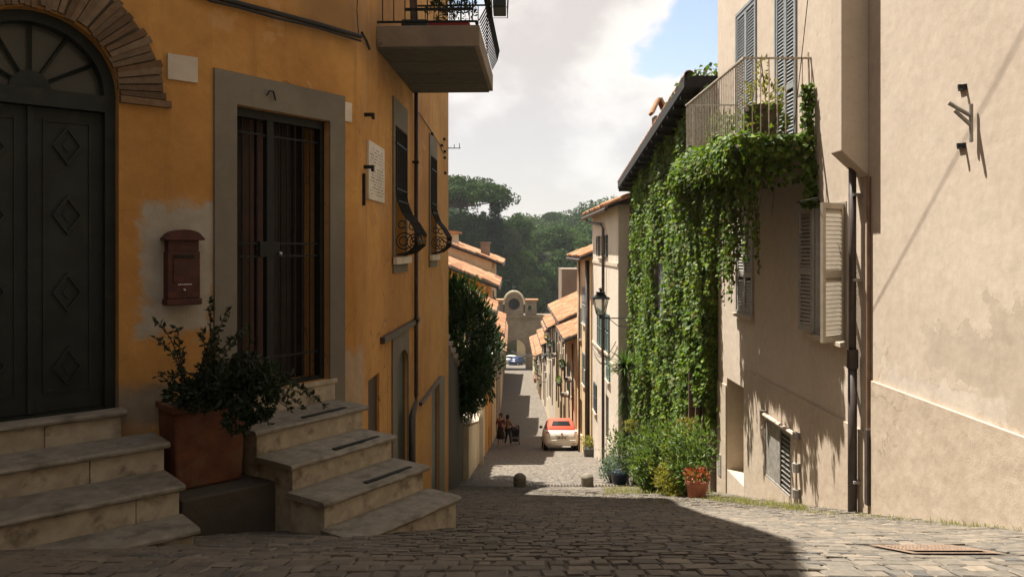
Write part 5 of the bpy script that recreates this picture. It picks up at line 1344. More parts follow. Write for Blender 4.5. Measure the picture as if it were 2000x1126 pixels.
def row_house(name, label, side, x0, d0, d1, eave, mt, wins, x1=None, over=.4, pitch=20, ridge=3.0, tiles=300, zb=None, near_wall=None, tile_len=None):
    """side +1 right of the street, -1 left; facade from (x0,d0) to (x1,d1)"""
    x1 = x0 if x1 is None else x1; zb = gz(d1) - 1.5 if zb is None else zb
    H = thing(name, label, 'house', (x0 + side * 2, (d0 + d1) / 2, gz((d0 + d1) / 2)))
    fr = Fr((x0, d0), (x1 - x0, d1 - d0)); L = Vector((x1 - x0, d1 - d0)).length
    fr.n = Vector((-fr.d.y, fr.d.x, 0)) * (1 if side > 0 else -1)
    if side > 0 and fr.n.x > 0: fr.n = -fr.n
    if side < 0 and fr.n.x < 0: fr.n = -fr.n
    fr.o = Vector((x0, d0, 0))
    ws = [(fr.su(max(w[0], w[1])), fr.su(min(w[0], w[1])), fr.zv(fr.su((w[0] + w[1]) / 2), w[3]), fr.zv(fr.su((w[0] + w[1]) / 2), w[2]), w[4], w[5]) if w[0] > 100 else (w[0], w[1], w[2], w[3], w[4], w[5]) for w in wins]
    ws = [(min(a, b), max(a, b), c, d, e, f) for a, b, c, d, e, f in ws]
    ws = [w for w in ws if w[0] > .02 and w[1] < L - .02]
    MB().plate(fr, [(0, zb), (L, zb), (L, eave), (0, eave)], [[(w[0], w[2]), (w[1], w[2]), (w[1], w[3]), (w[0], w[3])] for w in ws], -.35, 0).build('wall', mt, H)
    for w in ws: pane_window(H, fr, *w)
    tp = math.tan(R(pitch)); dep = ridge * 2
    for dd, sg in ((d0, 1), (d1, -1)):   # gable walls
        e = fr(0, 0, 0) if dd == d0 else fr(L, 0, 0); b = MB(); y0, y1 = (e.y + .002, e.y + .3) if sg > 0 else (e.y - .3, e.y - .002)
        prof = [(e.x + side * .002, zb), (e.x + side * dep, zb), (e.x + side * dep, eave), (e.x + side * ridge, eave + ridge * tp - .03), (e.x + side * .002, eave - .001)]
        b.v = [Vector((x, y, z)) for y in (y0, y1) for x, z in prof]; b.f = [(0, 1, 2, 3, 4), (9, 8, 7, 6, 5)] + [(i, (i + 1) % 5, 5 + (i + 1) % 5, 5 + i) for i in range(5)]
        b.build('wall', near_wall if near_wall and sg > 0 else mt, H)
    g = .22
    p0, p1 = fr(-g, 0, 0), fr(L + g, 0, 0)
    eo = lambda p, k, dz: Vector((p.x - side * over if k == 0 else p.x + side * ridge if k == 1 else p.x + side * (dep + over), p.y, eave + dz + (-over * tp if k != 1 else ridge * tp)))
    b = MB()
    for k0, k1 in ((0, 1), (1, 2)):
        b.hexa([eo(p0, k0, 0), eo(p0, k1, 0), eo(p1, k1, 0), eo(p1, k0, 0), eo(p0, k0, .09), eo(p0, k1, .09), eo(p1, k1, .09), eo(p1, k0, .09)])
    RF = b.build('roof', 'roof_dark', H)
    a = eo(p0, 0, .09); along = (eo(p1, 0, .09) - a); la = along.length; along.normalize()
    down = Vector((-side * math.cos(R(pitch)), 0, -math.sin(R(pitch)))); down = (down - along * down.dot(along)).normalized()
    if tiles is not None: roof_tiles(RF, a, along, la, down, (ridge + over) / math.cos(R(pitch)) if tile_len is None else tile_len, limit=tiles, rs=int(d0))
    MB().tube([eo(p0, 0, .0) + Vector((-side * .05, 0, -.02)), eo(p1, 0, .0) + Vector((-side * .05, 0, -.02))], .06, 6).build('gutter', 'pipe_brown', RF)
    return H, fr, L
def vpipe(H, fr, s, z0, z1, mt='pipe_brown', r=.05, n=.09): MB().tube([fr(s, n, z0), fr(s, n, z1)], r, 7).build('drainpipe', mt, H, smooth=True)
def clutter(H, fr, L, eave, seed):
    # small balconies, flower boxes, conduits, lamps and meter boxes on a facade
    r = random.Random(seed); s = .8
    while s < L - 1.6:
        z = eave - r.uniform(1.6, 3.4)
        if r.random() < .35:
            w = r.uniform(.9, 1.3); B = MB().fbox(fr, s, s + w, .001, .45, z - .1, z).build('balcony', 'balcony_concrete', H)
            rl = MB()
            for i in range(9): rl.fbox(fr, s + .02 + (w - .05) * i / 8, s + .035 + (w - .05) * i / 8, .42, .435, z + .001, z + .85)
            rl.fbox(fr, s, s + w, .415, .44, z + .851, z + .88); rl.build('railing', 'iron', B)
            bx = MB().fbox(fr, s + .1, s + w - .1, .441, .60, z + .45, z + .62).build('flower_box', 'zinc_pot', B)
            lv = MB(); clump(lv, r, fr(s + w / 2, .52, z + .72), (.15, w * .45, .16), 70, .12, .08); tag(lv.build('flowers', r.choice(['bed_leaf', 'bright_leaf', 'oak_leaf']), B, fix=False), kind='stuff')
        else:
            MB().fbox(fr, s, s + .35, .001, .16, z, z + .5).build('meter_box', r.choice(['galvanised', 'grey_shutter']), H)
        if r.random() < .7: vpipe(H, fr, s + r.uniform(-.4, .4), eave - 6, eave - .2, r.choice(['pipe_brown', 'pipe_copper', 'pipe_cream']), r=.045)
        if r.random() < .15:
            q = s + .6; MB().tube([fr(q, .0, z - .5), fr(q, .5, z - .45), fr(q, .55, z - .6)], .025, 5).lathe(fr(q, .55, z - .9), [(.06, 0), (.13, .22), (.16, .25), (.02, .36)], 8).build('wall_lamp', 'iron', H)
        s += r.uniform(1.8, 3.4)
def houses():
    # --- right-hand row
    H, fr, L = row_house('white_house', 'pale plastered house with blue shutters just beyond the ivy', 1, 3.3, 23.85, 31.5, 1.36, 'white_plaster',
        [(1182, 1172, 460, 500, 'dark_shutter', 'open'), (1191, 1182, 612, 686, 'green_shutter', 'closed'), (1177, 1168, 603, 676, 'green_shutter', 'closed'),
         (1192, 1186, 692, 742, 'teal_shutter', 'closed'), (1166, 1161, 748, 802, 'dark_shutter', 'closed'), (1189, 1183, 772, 858, 'teal_shutter', 'door')], over=.36, ridge=3.2, near_wall='brown_render')
    MB().fbox(fr, .01, L - .01, .0005, .03, fr.zv(4, 516), fr.zv(4, 510)).build('string_course', 'cream_plinth', H)
    MB().fbox(fr, .01, L - .01, .0005, .03, -3.86, -3.76).build('string_course', 'cream_plinth', H)
    s = fr.su(1178, .1)
    MB().tube([fr(fr.su(1161), .36, 1.2), fr(fr.su(1164), .33, 1.02), fr(s + .5, .12, .86), fr(s, .1, .7), fr(s, .1, gz(fr(s, 0, 0).y))], .055, 7).build('drainpipe', 'pipe_brown', H, smooth=True)
    H, fr, L = row_house('yellow_house', 'narrow yellow house with long grey shutters below the white one', 1, 3.24, 31.55, 36.6, -.30, 'yellow_plaster',
        [(1147, 1139, 560, 632, 'blue_shutter', 'closed'), (1136, 1132, 600, 660, 'blue_shutter', 'closed'), (1144, 1139, 690, 750, 'green_shutter', 'closed'), (1137, 1133, 780, 850, 'brown_door', 'door')], x1=3.1, over=.42)
    vpipe(H, fr, .5, gz(32), -.5, r=.09); vpipe(H, fr, 3.4, gz(35), -.5, 'pipe_copper'); clutter(H, fr, L, -3.2, 9)
    H, fr, L = row_house('tan_house', 'narrow brownish house tucked under the yellow one', 1, 3.02, 36.7, 42.4, -4.25, 'tan_plaster', [(1, 1.8, -7.4, -5.9, 'dark_shutter', 'closed'), (3.6, 4.4, -7.6, -6.1, 'green_shutter', 'open'), (2, 2.9, -10.9, -8.9, 'brown_door', 'door')], over=.5, pitch=22); clutter(H, fr, L, -4.4, 4)
    H, fr, L = row_house('tan_house', 'tan house with broad tiled roof in front of the brown tower', 1, 3.05, 42.5, 54.5, -3.95, 'tan_plaster',
        [(1.2, 2.1, -6.6, -5.0, 'dark_shutter', 'closed'), (4, 4.9, -6.9, -5.3, 'green_shutter', 'closed'), (8.8, 9.7, -7.1, -5.5, 'green_shutter', 'open'), (2.2, 3.2, -11.2, -9.2, 'brown_door', 'door'), (5.5, 6.4, -11.5, -9.6, 'dark_shutter', 'door')], over=.45, pitch=24)
    vpipe(H, fr, .4, gz(43), -4.3, 'pipe_cream'); clutter(H, fr, L, -4.1, 3)
    o = MB().box(3.75, 6.4, 58, 62, -14, -1.55).build('tower', 'brown_render', None, loc=(5.3, 60, -12.5)); tag(o, 'windowless brown block rising behind the tan roof', 'building')
    H, fr, L = row_house('cream_row_house', 'cream house with small attic window further down the street', 1, 3.15, 62.1, 70, -6.6, 'pale_plaster',
        [(1.2, 2.1, -9.2, -7.8, 'green_shutter', 'open'), (4.4, 5.4, -9.6, -8, 'green_shutter', 'closed'), (2.5, 3.6, -12.6, -10.6, 'brown_door', 'door'), (6, 7, -13.4, -11.6, 'dark_shutter', 'door')], over=.45, pitch=24)
    H, fr, L = row_house('cream_row_house', 'cream house with a plain roof behind the broad tiled roof', 1, 3.1, 54.6, 62, -5.5, 'white_plaster', [(1.2, 2.1, -8.2, -6.8, 'green_shutter', 'open'), (4.4, 5.4, -8.6, -7, 'dark_shutter', 'closed')], over=.55, pitch=24); clutter(H, fr, L, -5.7, 5)
    H, fr, L = row_house('cream_row_house', 'pale house with stepped eaves half way to the gate', 1, 3.2, 70.1, 82, -8.7, 'white_plaster',
        [(2, 3, -10.5, -9, 'green_shutter', 'closed'), (6, 7, -10.9, -9.4, 'dark_shutter', 'open'), (10, 11, -11.2, -9.8, 'green_shutter', 'closed'), (4, 5, -15, -13, 'brown_door', 'door')], over=.5, pitch=22); clutter(H, fr, L, -8.9, 6)
    H, fr, L = row_house('tan_house', 'small tan house low down near the gate', 1, 3.2, 82.1, 97, -11.3, 'tan_plaster',
        [(3, 4, -13, -11.6, 'dark_shutter', 'closed'), (8, 9, -13.4, -12, 'green_shutter', 'closed'), (12, 13, -13.8, -12.4, 'green_shutter', 'closed')], over=.5, pitch=22); clutter(H, fr, L, -11.5, 7)
    row_house('cream_row_house', 'last pale house on the right before the gate', 1, 3.3, 97.1, 122, -14.0, 'pale_plaster',
        [(5, 6.2, -16, -14.6, 'dark_shutter', 'closed'), (14, 15.2, -16.6, -15.2, 'green_shutter', 'closed')], over=.5, pitch=22)
    # --- left-hand row
    H, fr, L = row_house('low_roof_house', 'house with low orange tiled roof behind the oleander', -1, -1.15, 28.2, 33.2, -2.25, 'pale_plaster', [(1, 2, -5, -3.6, 'green_shutter', 'closed')], over=.5, pitch=22, ridge=4)
    H, fr, L = row_house('ochre_house', 'ochre house with weathered tile roof on the left side', -1, -1.12, 33.3, 41.5, -1.55, 'ochre_plaster', [(2, 3, -4.6, -3.2, 'green_shutter', 'closed'), (5, 6, -5, -3.6, 'green_shutter', 'closed'), (3.4, 4.4, -10.6, -8.6, 'brown_door', 'door')], over=.5, pitch=22, ridge=4)
    H, fr, L = row_house('chimney_house', 'taller left house with a square chimney on its ridge', -1, -1.1, 41.6, 54, -.72, 'tan_plaster', [(2, 3, -4, -2.4, 'dark_shutter', 'closed'), (6, 7, -4.5, -3, 'dark_shutter', 'closed')], over=.55, pitch=20, ridge=4)
    c = PX(948, 500, 43.2)
    CH = MB().box(c.x - .25, c.x + .25, c.y - .25, c.y + .25, -1.6, (HY - 476) / FPX * 43.2).build('chimney', 'brown_render', H)
    MB().box(c.x - .31, c.x + .31, c.y - .31, c.y + .31, (HY - 475.9) / FPX * 43.2, (HY - 472) / FPX * 43.2).build('chimney_cap', 'brown_render', CH)
    DM = MB().box(-4.6, -3.15, 43.6, 45.4, -.6, .85).build('dormer', 'pale_plaster', H)
    MB().hexa([(-4.8, 43.3, .86), (-2.95, 43.3, .86), (-2.95, 45.6, .86), (-4.8, 45.6, .86), (-4.8, 43.3, 1.15), (-2.95, 43.3, .95), (-2.95, 45.6, .95), (-4.8, 45.6, 1.15)]).build('dormer_roof', 'roof_tile', DM)
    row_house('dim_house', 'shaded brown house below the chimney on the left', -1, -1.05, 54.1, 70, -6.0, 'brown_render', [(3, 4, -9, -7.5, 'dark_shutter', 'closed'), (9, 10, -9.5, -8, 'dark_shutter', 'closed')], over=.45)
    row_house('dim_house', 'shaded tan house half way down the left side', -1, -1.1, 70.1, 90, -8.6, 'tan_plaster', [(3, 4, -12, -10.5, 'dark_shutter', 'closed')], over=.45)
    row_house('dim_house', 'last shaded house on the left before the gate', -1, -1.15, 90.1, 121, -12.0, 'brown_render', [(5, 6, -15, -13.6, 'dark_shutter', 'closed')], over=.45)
    # --- beyond the gate
    row_house('far_house', 'small sunlit yellow house seen through the gate arch', 1, 1.1, 168, 176, -17.5, 'yellow_plaster', [], over=.4)
houses()
def square():
    H = thing('house', 'house tucked in behind the orange one out of sight', 'house', (-5, 18, -5.5))
    MB().box(-9, -1.82, 15.15, 20.75, -8, 1.9).build('wall', 'tan_plaster', H)
    MB().hexa([(-9.2, 15.1, 1.902), (-1.8, 15.1, 1.902), (-1.8, 20.8, 1.902), (-9.2, 20.8, 1.902), (-6, 15.1, 3.2), (-5.5, 15.1, 3.2), (-5.5, 20.8, 3.2), (-6, 20.8, 3.2)]).build('roof', 'roof_tile', H)
    # unseen houses added behind and beside the viewer to cut skylight and bounce
    for lab, b in (('unseen brown house added behind the viewer to block sky light', (-12, 10, -14, -9.6, -3, 12)), ('unseen house added at left behind the viewer to deepen the shade', (-12, -6.9, -9.5, 1.4, -3, 11)), ('unseen dark house added next to the cream one to cut bounce light', (3.85, 10, -9.5, 4.25, -3, 10))):
        x0, x1, y0, y1, z0, z1 = b
        H = thing('house', lab, 'house', ((x0 + x1) / 2, (y0 + y1) / 2, -1.4))
        MB().box(x0, x1, y0, y1, z0, z1).build('wall', 'brown_render', H)
        MB().box(x0 - .3, x1 + .3, y0 - .3, y1 + .3, z1 + .001, z1 + .15).build('roof', 'roof_tile', H)
        fr = Fr((x0, y1), (1, 0), (0, 1)) if y0 < -12 else Fr((x1, y0), (0, 1), (1, 0)) if x1 < 0 else Fr((x0, y0), (0, 1), (-1, 0))
        L = (x1 - x0) if y0 < -12 else (y1 - y0)
        for i in range(4):
            for z in (1.2, 4.6):
                s = L * (i + .5) / 4
                W = MB().fbox(fr, s - .5, s + .5, .001, .06, z, z + 1.6).build('window', 'green_shutter', H)
                MB().fbox(fr, s - .6, s + .6, .001, .1, z - .1, z - .005).build('sill', 'cream_plinth', W)
square()

def gate():
    d = 130.0; fr = Fr((0, d), (1, 0), (0, -1)); k = d / FPX
    T = thing('town_gate', 'old stone town gate with round opening closing the street', 'gate', (.5, d, gz(d)))
    xz = lambda u, v: ((u - CX) * k, (HY - v) * k)
    zb = gz(d) - 1.5
    hx0, hx1 = xz(988, 0)[0], xz(1027, 0)[0]; sp = xz(0, 685)[1]; hc = (hx0 + hx1) / 2; hr = (hx1 - hx0) / 2
    hole = [(hx0, zb + .01), (hx1, zb + .01)] + [(hc + hr * math.cos(a), sp + hr * 1.15 * math.sin(a)) for a in [math.pi * i / 12 for i in range(13)]]
    ztop = xz(0, 620)[1]
    MB().plate(fr, [(xz(930, 0)[0], zb), (xz(1075, 0)[0], zb), (xz(1075, 0)[0], ztop), (xz(930, 0)[0], ztop)], [hole], -4, 0).build('wall', 'gate_stone', T)
    MB().fbox(fr, xz(928, 0)[0], xz(1077, 0)[0], -4.1, .35, ztop + .002, ztop + .35).build('cornice', 'gate_stone', T)
    MB().plate(fr, [(hc + (hr + .5) * math.cos(a), sp + (hr + .5) * 1.12 * math.sin(a)) for a in [math.pi * i / 14 for i in range(15)]] + [(hc + hr * math.cos(a), sp + hr * 1.15 * math.sin(a)) for a in [math.pi - math.pi * i / 14 for i in range(15)]], [], .001, .18).build('arch_band', 'brown_render', T)
    cx, cz = xz(1004, 594); r = 11.5 * k; z1 = ztop + .352
    pw = 18.5 * k
    att = [(cx - pw, z1), (cx + pw, z1)] + [(cx + pw * math.cos(a), cz + pw * 1.25 * math.sin(a)) for a in [math.pi * i / 16 for i in range(17)]]
    circ = [(cx + r * math.cos(-a), cz + r * math.sin(-a)) for a in [2 * math.pi * i / 20 for i in range(20)]]
    AT = MB().plate(fr, att, [circ], -1.2, -.2).build('attic', 'gate_stone', T)
    MB().plate(fr, [(cx + (pw + .3) * math.cos(a), cz + (pw * 1.25 + .3) * math.sin(a)) for a in [math.pi * i / 16 for i in range(17)]] + [(cx + (pw + .002) * math.cos(a), cz + (pw * 1.25 + .002) * math.sin(a)) for a in [math.pi - math.pi * i / 16 for i in range(17)]], [], -1.3, .05).build('hood_mould', 'pale_plaster', AT)
    MB().fbox(fr, cx - r - .1, cx + r + .1, -1.1, -1.05, cz - r - .1, cz + r + .1).build('round_window', 'pane', AT)
    wx1 = xz(1048, 0)[0]; wz = xz(0, 588)[1]
    for sx0, sx1 in ((cx + pw + .31, wx1), (cx - pw - 4.5, cx - pw - .31)):
        wm = (sx0 + sx1) / 2 - .2
        MB().plate(fr, [(sx0, z1), (sx1, z1), (sx1, wz), (sx0, wz)], [[(wm - .3, z1 + .7), (wm + .3, z1 + .7), (wm + .3, z1 + 1.5), (wm, z1 + 1.8), (wm - .3, z1 + 1.5)]], -2.5, -.25).build('wing', 'gate_stone', T)
        MB().fbox(fr, sx0 - .02, sx1 + .3, -2.7, .1, wz + .002, wz + .28).build('wing_cornice', 'roof_tile', T)
    MB().tube([(cx, d + .7, cz + pw * 1.25), (cx, d + .7, cz + pw * 1.25 + 1.3)], .06, 4).tube([(cx - .35, d + .7, cz + pw * 1.25 + .9), (cx + .35, d + .7, cz + pw * 1.25 + .9)], .06, 4).build('iron_cross', 'iron', T)
gate()

# ------------------------------------------------------------------ potted plants along the right-hand houses
def pots():
    r = random.Random(71)
    def pot(u, v, rad, h, lab, mt, hh, pm='zinc_pot', sq=False):
        p = ground_at(u, v); T = thing('plant_pot', lab, 'plant pot', p, 'potted plants along the house fronts')
        if sq: MB().hexa([(p.x - rad, p.y - rad, p.z - .1), (p.x + rad, p.y - rad, p.z - .1), (p.x + rad, p.y + rad, p.z - .1), (p.x - rad, p.y + rad, p.z - .1), (p.x - rad * 1.15, p.y - rad * 1.15, p.z + h), (p.x + rad * 1.15, p.y - rad * 1.15, p.z + h), (p.x + rad * 1.15, p.y + rad * 1.15, p.z + h), (p.x - rad * 1.15, p.y + rad * 1.15, p.z + h)]).build('pot', pm, T, bevel=.02)
        else: MB().lathe(p, [(rad * .7, -.1), (rad, h * .85), (rad * 1.1, h * .87), (rad * 1.1, h), (rad * .9, h)], 14).build('pot', pm, T, autos=40)
        st = MB().tube([p + Vector((0, 0, h * .8)), p + Vector((0, 0, h + hh * .6))], .02, 5); st.build('stem', 'bark', T)
        lv = MB()
        for i in range(4): clump(lv, r, p + Vector((r.uniform(-.1, .1), r.uniform(-.1, .1), h + hh * (.25 + .2 * i))), (rad * 1.1, rad, hh * .25), 70, .10, .06)
        tag(lv.build('leaves', mt, T, fix=False), kind='stuff')
    pot(1154, 892, .26, .40, 'square grey planter box beside the parked car', 'yellow_leaf', .35, sq=True)
    pot(1166, 870, .2, .9, 'tall pale flowering pot plant at the white house door', 'dry_flower', 1.0, pm='pale_marble')
    pot(1176, 866, .2, .5, 'bushy dried flowers beside the green door', 'dry_flower', 1.9, pm='zinc_pot')
    pot(1078, 772, .3, .5, 'dark pot with grasses outside the cream row house', 'bed_leaf', .7)
    pot(1072, 768, .3, .5, 'pot of flowers by the cream row house step', 'red_flower', .6, pm='lit_terracotta')
    pot(1047, 747, .35, .6, 'red flowering pot far down on the right side', 'red_flower', .9, pm='lit_terracotta')
    pot(1055, 757, .35, .6, 'green pot plant far down on the right side', 'bed_leaf', .9)
pots()
# ------------------------------------------------------------------ cars
plain('car_white', (0.66, 0.62, 0.54), rough=0.3, var=0.03, bump=0, spec=0.5, coat=0.4)
plain('car_red_cloth', (0.50, 0.075, 0.035), rough=0.75, var=0.1, vs_=20)
plain('car_red_light', (0.40, 0.02, 0.015), rough=0.2, var=0.1, bump=0, spec=0.6)
plain('car_blue', (0.02, 0.035, 0.09), rough=0.25, var=0.05, bump=0, coat=0.5)
plain('car_black', (0.015, 0.015, 0.015), rough=0.5, bump=0)
plain('tyre', (0.018, 0.018, 0.018), rough=0.85)
def loft(b, rings, close=True):
    n = len(rings[0]); k = len(b.v)
    for rg in rings: b.v += [Vector(p) for p in rg]
    for i in range(len(rings) - 1):
        for j in range(n if close else n - 1):
            a = k + i * n + j; c = k + i * n + (j + 1) % n; b.f.append((a, c, c + n, a + n))
    b.f.append(tuple(k + j for j in range(n))[::-1]); b.f.append(tuple(k + (len(rings) - 1) * n + j for j in range(n)))
    return b
def car(name, label, pos, yaw, slope, paint, top, S=1.0, kind='small', plate=True):
    """car with its tail towards local -y; local origin at the ground under the middle"""
    T = thing(name, label, 'car', pos)
    M = Matrix.Rotation(yaw, 4, 'Z') @ Matrix.Rotation(slope, 4, 'X')
    P0 = Vector(pos)
    def W(p): return P0 + (M @ (Vector(p) * S))
    def bld(nm, b, mt, par=T, **k):
        b.v = [W(p) for p in b.v]; return b.build(nm, mt, par, **k)
    hl = 1.78 if kind == 'small' else 2.2
    f = 1.0 if kind == 'small' else 1.1
    def ring(y, w, zb, zm, zt, wt):
        return [(-w * .90, y, zb), (-w, y, zb + .12), (-w * 1.01, y, zm), (-w * .97, y, zt - .06), (-wt, y, zt), (wt, y, zt), (w * .97, y, zt - .06), (w * 1.01, y, zm), (w, y, zb + .12), (w * .90, y, zb)]
    st = [(-1.0, .66, .34, .48, .66, .55), (-.975, .74, .27, .52, .82, .62), (-.93, .79, .25, .56, .92, .66), (-.80, .815, .24, .6, .97, .70), (-.5, .82, .22, .6, .985, .74), (0, .82, .22, .6, .98, .75), (.45, .815, .22, .6, .97, .74),
          (.62, .81, .24, .58, .93, .72), (.85, .78, .25, .55, .84, .66), (.95, .72, .27, .5, .74, .58), (1.0, .62, .32, .48, .62, .5)]
    body = bld('body', loft(MB(), [ring(y * hl, w * f, zb, zm, zt * f, wt * f) for y, w, zb, zm, zt, wt in st]), paint, autos=50)
    def cab(y, w, z0, z1, wt): return [(-w, y, z0), (-wt * 1.02, y, z1 - .08), (-wt * .85, y, z1), (wt * .85, y, z1), (wt * 1.02, y, z1 - .08), (w, y, z0)]
    zr = 1.49 if kind == 'small' else 1.62
    cs = [(-.86, .67, .93, 1.02, .64), (-.74, .68, .94, 1.24, .60), (-.56, .70, .95, 1.42, .57), (-.3, .72, .95, zr - .01, .57), (.05, .72, .95, zr, .57), (.25, .72, .95, zr - .04, .57), (.52, .71, .93, 1.12, .66), (.6, .71, .93, 1.0, .68)]
    CB = bld('cabin', loft(MB(), [cab(y * hl, w * f, z0 * f, z1 * (f if z1 < 1.3 else 1), wt * f) for y, w, z0, z1, wt in cs]), top, autos=50)
    # rear window, lying just proud of the sloping tail
    def tail(x, t, o=.012):
        y0, z0, y1, z1 = -.86 * hl, 1.02 * f, -.56 * hl, 1.42 * (f if kind == 'small' else 1.05)
        return (x, y0 + (y1 - y0) * t - o * 1.4 - .0, z0 + (z1 - z0) * t + o)
    w0, w1 = .44 * f, .38 * f
    bld('rear_window', MB().add([tail(-w0, .30, .03), tail(w0, .30, .03), tail(w1, .74, .05), tail(-w1, .74, .05), tail(-w0, .30, .0), tail(w0, .30, .0), tail(w1, .74, .0), tail(-w1, .74, .0)], [(0, 1, 2, 3), (4, 7, 6, 5), (0, 4, 5, 1), (1, 5, 6, 2), (2, 6, 7, 3), (3, 7, 4, 0)]), 'pane')
    for sx in (-1, 1):
        bld('side_window', MB().add([(sx * .725 * f, -.45 * hl, 1.0 * f), (sx * .735 * f, .45 * hl, 1.0 * f), (sx * .60 * f, .25 * hl, 1.36 * f), (sx * .60 * f, -.35 * hl, 1.38 * f), (sx * .68 * f, -.45 * hl, 1.0 * f), (sx * .68 * f, .45 * hl, 1.0 * f), (sx * .55 * f, .25 * hl, 1.36 * f), (sx * .55 * f, -.35 * hl, 1.38 * f)],
            [(0, 1, 2, 3), (4, 7, 6, 5), (0, 4, 5, 1), (1, 5, 6, 2), (2, 6, 7, 3), (3, 7, 4, 0)]), 'pane')
        yl = -.985 * hl
        LT = bld('tail_light', MB().hexa([(sx * .54 * f, yl - .04, .62 * f), (sx * .745 * f, yl + .01, .62 * f), (sx * .745 * f, yl + .2, .62 * f), (sx * .54 * f, yl + .14, .62 * f), (sx * .60 * f, yl + .02, .89 * f), (sx * .72 * f, yl + .07, .89 * f), (sx * .72 * f, yl + .2, .89 * f), (sx * .60 * f, yl + .16, .89 * f)]), 'car_red_light', bevel=.02)
        if kind == 'small': bld('lamp_centre', MB().box(sx * .645 - .035, sx * .645 + .035, yl - .028, yl + .03, .70, .80), 'white_paint', LT)
        bld('head_light', MB().lathe((sx * .56 * f, .955 * hl, .66 * f), [(.001, -.1), (.09, -.06), (.1, 0), (.09, .06), (.001, .1)], 10), 'steel', smooth=True)
        bld('mirror', MB().hexa([(sx * .80 * f, .40 * hl, .98 * f), (sx * .95 * f, .40 * hl, .98 * f), (sx * .95 * f, .46 * hl, .98 * f), (sx * .80 * f, .46 * hl, .98 * f), (sx * .80 * f, .40 * hl, 1.1 * f), (sx * .94 * f, .40 * hl, 1.11 * f), (sx * .94 * f, .46 * hl, 1.11 * f), (sx * .80 * f, .46 * hl, 1.1 * f)]), 'car_black', bevel=.02)
        for y in (-.64 * hl, .66 * hl):
            wr = .30 * f
            def disc(b, x, r0, t):
                b.v += [Vector((x + dx, y + r * math.cos(a), wr + r * math.sin(a))) for dx, r in ((-t, r0 * .92), (-t * .6, r0), (t * .6, r0), (t, r0 * .92)) for a in [2 * math.pi * i / 18 for i in range(18)]]
                for q in range(3): b.f += [(q * 18 + i, q * 18 + (i + 1) % 18, (q + 1) * 18 + (i + 1) % 18, (q + 1) * 18 + i) for i in range(18)]
                b.f += [tuple(range(18))[::-1], tuple(54 + i for i in range(18))]; return b
            wh = bld('wheel', disc(MB(), sx * .735 * f, wr, .095), 'tyre', autos=40)
            bld('rim', disc(MB(), sx * .80 * f, wr * .62, .038), 'steel', wh, autos=40)
    if plate:
        yl = -1.0 * hl
        PL = bld('number_plate', MB().box(-.26, .26, yl - .02, yl + .04, .56, .67), 'white_paint')
        bld('number_characters', MB().box(-.2, -.06, yl - .0225, yl - .0205, .585, .645).box(-.03, .08, yl - .0225, yl - .0205, .585, .645).box(.11, .2, yl - .0225, yl - .0205, .585, .645), 'car_black', PL)
        bld('badge', MB().lathe((0, -.985 * hl, .80), [(.001, -.05), (.04, -.03), (.05, 0), (.04, .03), (.001, .05)], 10), 'car_red_light', smooth=True)
        bld('chrome_strip', MB().box(-.3, .3, -.995 * hl - .02, -.99 * hl, .70, .72), 'steel')
        bld('bumper', MB().box(-.66, .66, -1.0 * hl - .03, -.95 * hl, .36, .52), paint, bevel=.03)
        bld('reflector', MB().box(-.62, -.5, -1.0 * hl - .034, -1.0 * hl - .02, .33, .36).box(.5, .62, -1.0 * hl - .034, -1.0 * hl - .02, .33, .36), 'car_red_light')
    return T
def cars():
    d = 37.3; p = Vector(((1096 - CX) / FPX * 36.2, d, gz(d) + .005)); sl = math.atan((gz(d + 1.2) - gz(d - 1.2)) / 2.4)
    car('parked_car', 'small white car with red soft top parked by the yellow house', p, R(0), sl, 'car_white', 'car_red_cloth')
    d = 152; car('parked_car', 'white car parked beyond the town gate', Vector((-.30, d, gz(d))), R(70), 0, 'car_white', 'car_white', kind='big', plate=False)
    d = 149; car('parked_car', 'dark blue car parked beyond the town gate', Vector((1.15, d, gz(d))), R(-35), 0, 'car_blue', 'car_blue', kind='big', plate=False)
cars()

# ------------------------------------------------------------------ people and the pushchair
plain('skin', (0.40, 0.24, 0.16), rough=0.6, var=0.1, bump=0)
plain('dark_hair', (0.02, 0.014, 0.01), rough=0.7)
plain('red_cloth', (0.11, 0.025, 0.022), rough=0.9)
plain('black_cloth', (0.025, 0.022, 0.024), rough=0.9)
plain('rose_cloth', (0.22, 0.13, 0.105), rough=0.9)
plain('navy_cloth', (0.03, 0.035, 0.05), rough=0.9)
def skin_mesh(name, joints, edges, mt, parent, origin, root):
    me = bpy.data.meshes.new(name); names = list(joints)
    me.from_pydata([tuple(Vector(joints[k][0]) - OFF[parent.name]) for k in names], [(names.index(a), names.index(b)) for a, b in edges], [])
    o = bpy.data.objects.new(name, me); COL.objects.link(o); o.parent = parent; OFF[o.name] = OFF[parent.name]
    me.materials.append(MATS[mt])
    sk = o.modifiers.new('skin', 'SKIN'); sk.use_smooth_shade = True
    for i, k in enumerate(names):
        r = joints[k][1]; me.skin_vertices[0].data[i].radius = (r, r) if not isinstance(r, tuple) else r
        me.skin_vertices[0].data[i].use_root = (k == root)
    sb = o.modifiers.new('sub', 'SUBSURF'); sb.levels = 1; sb.render_levels = 1
    return o
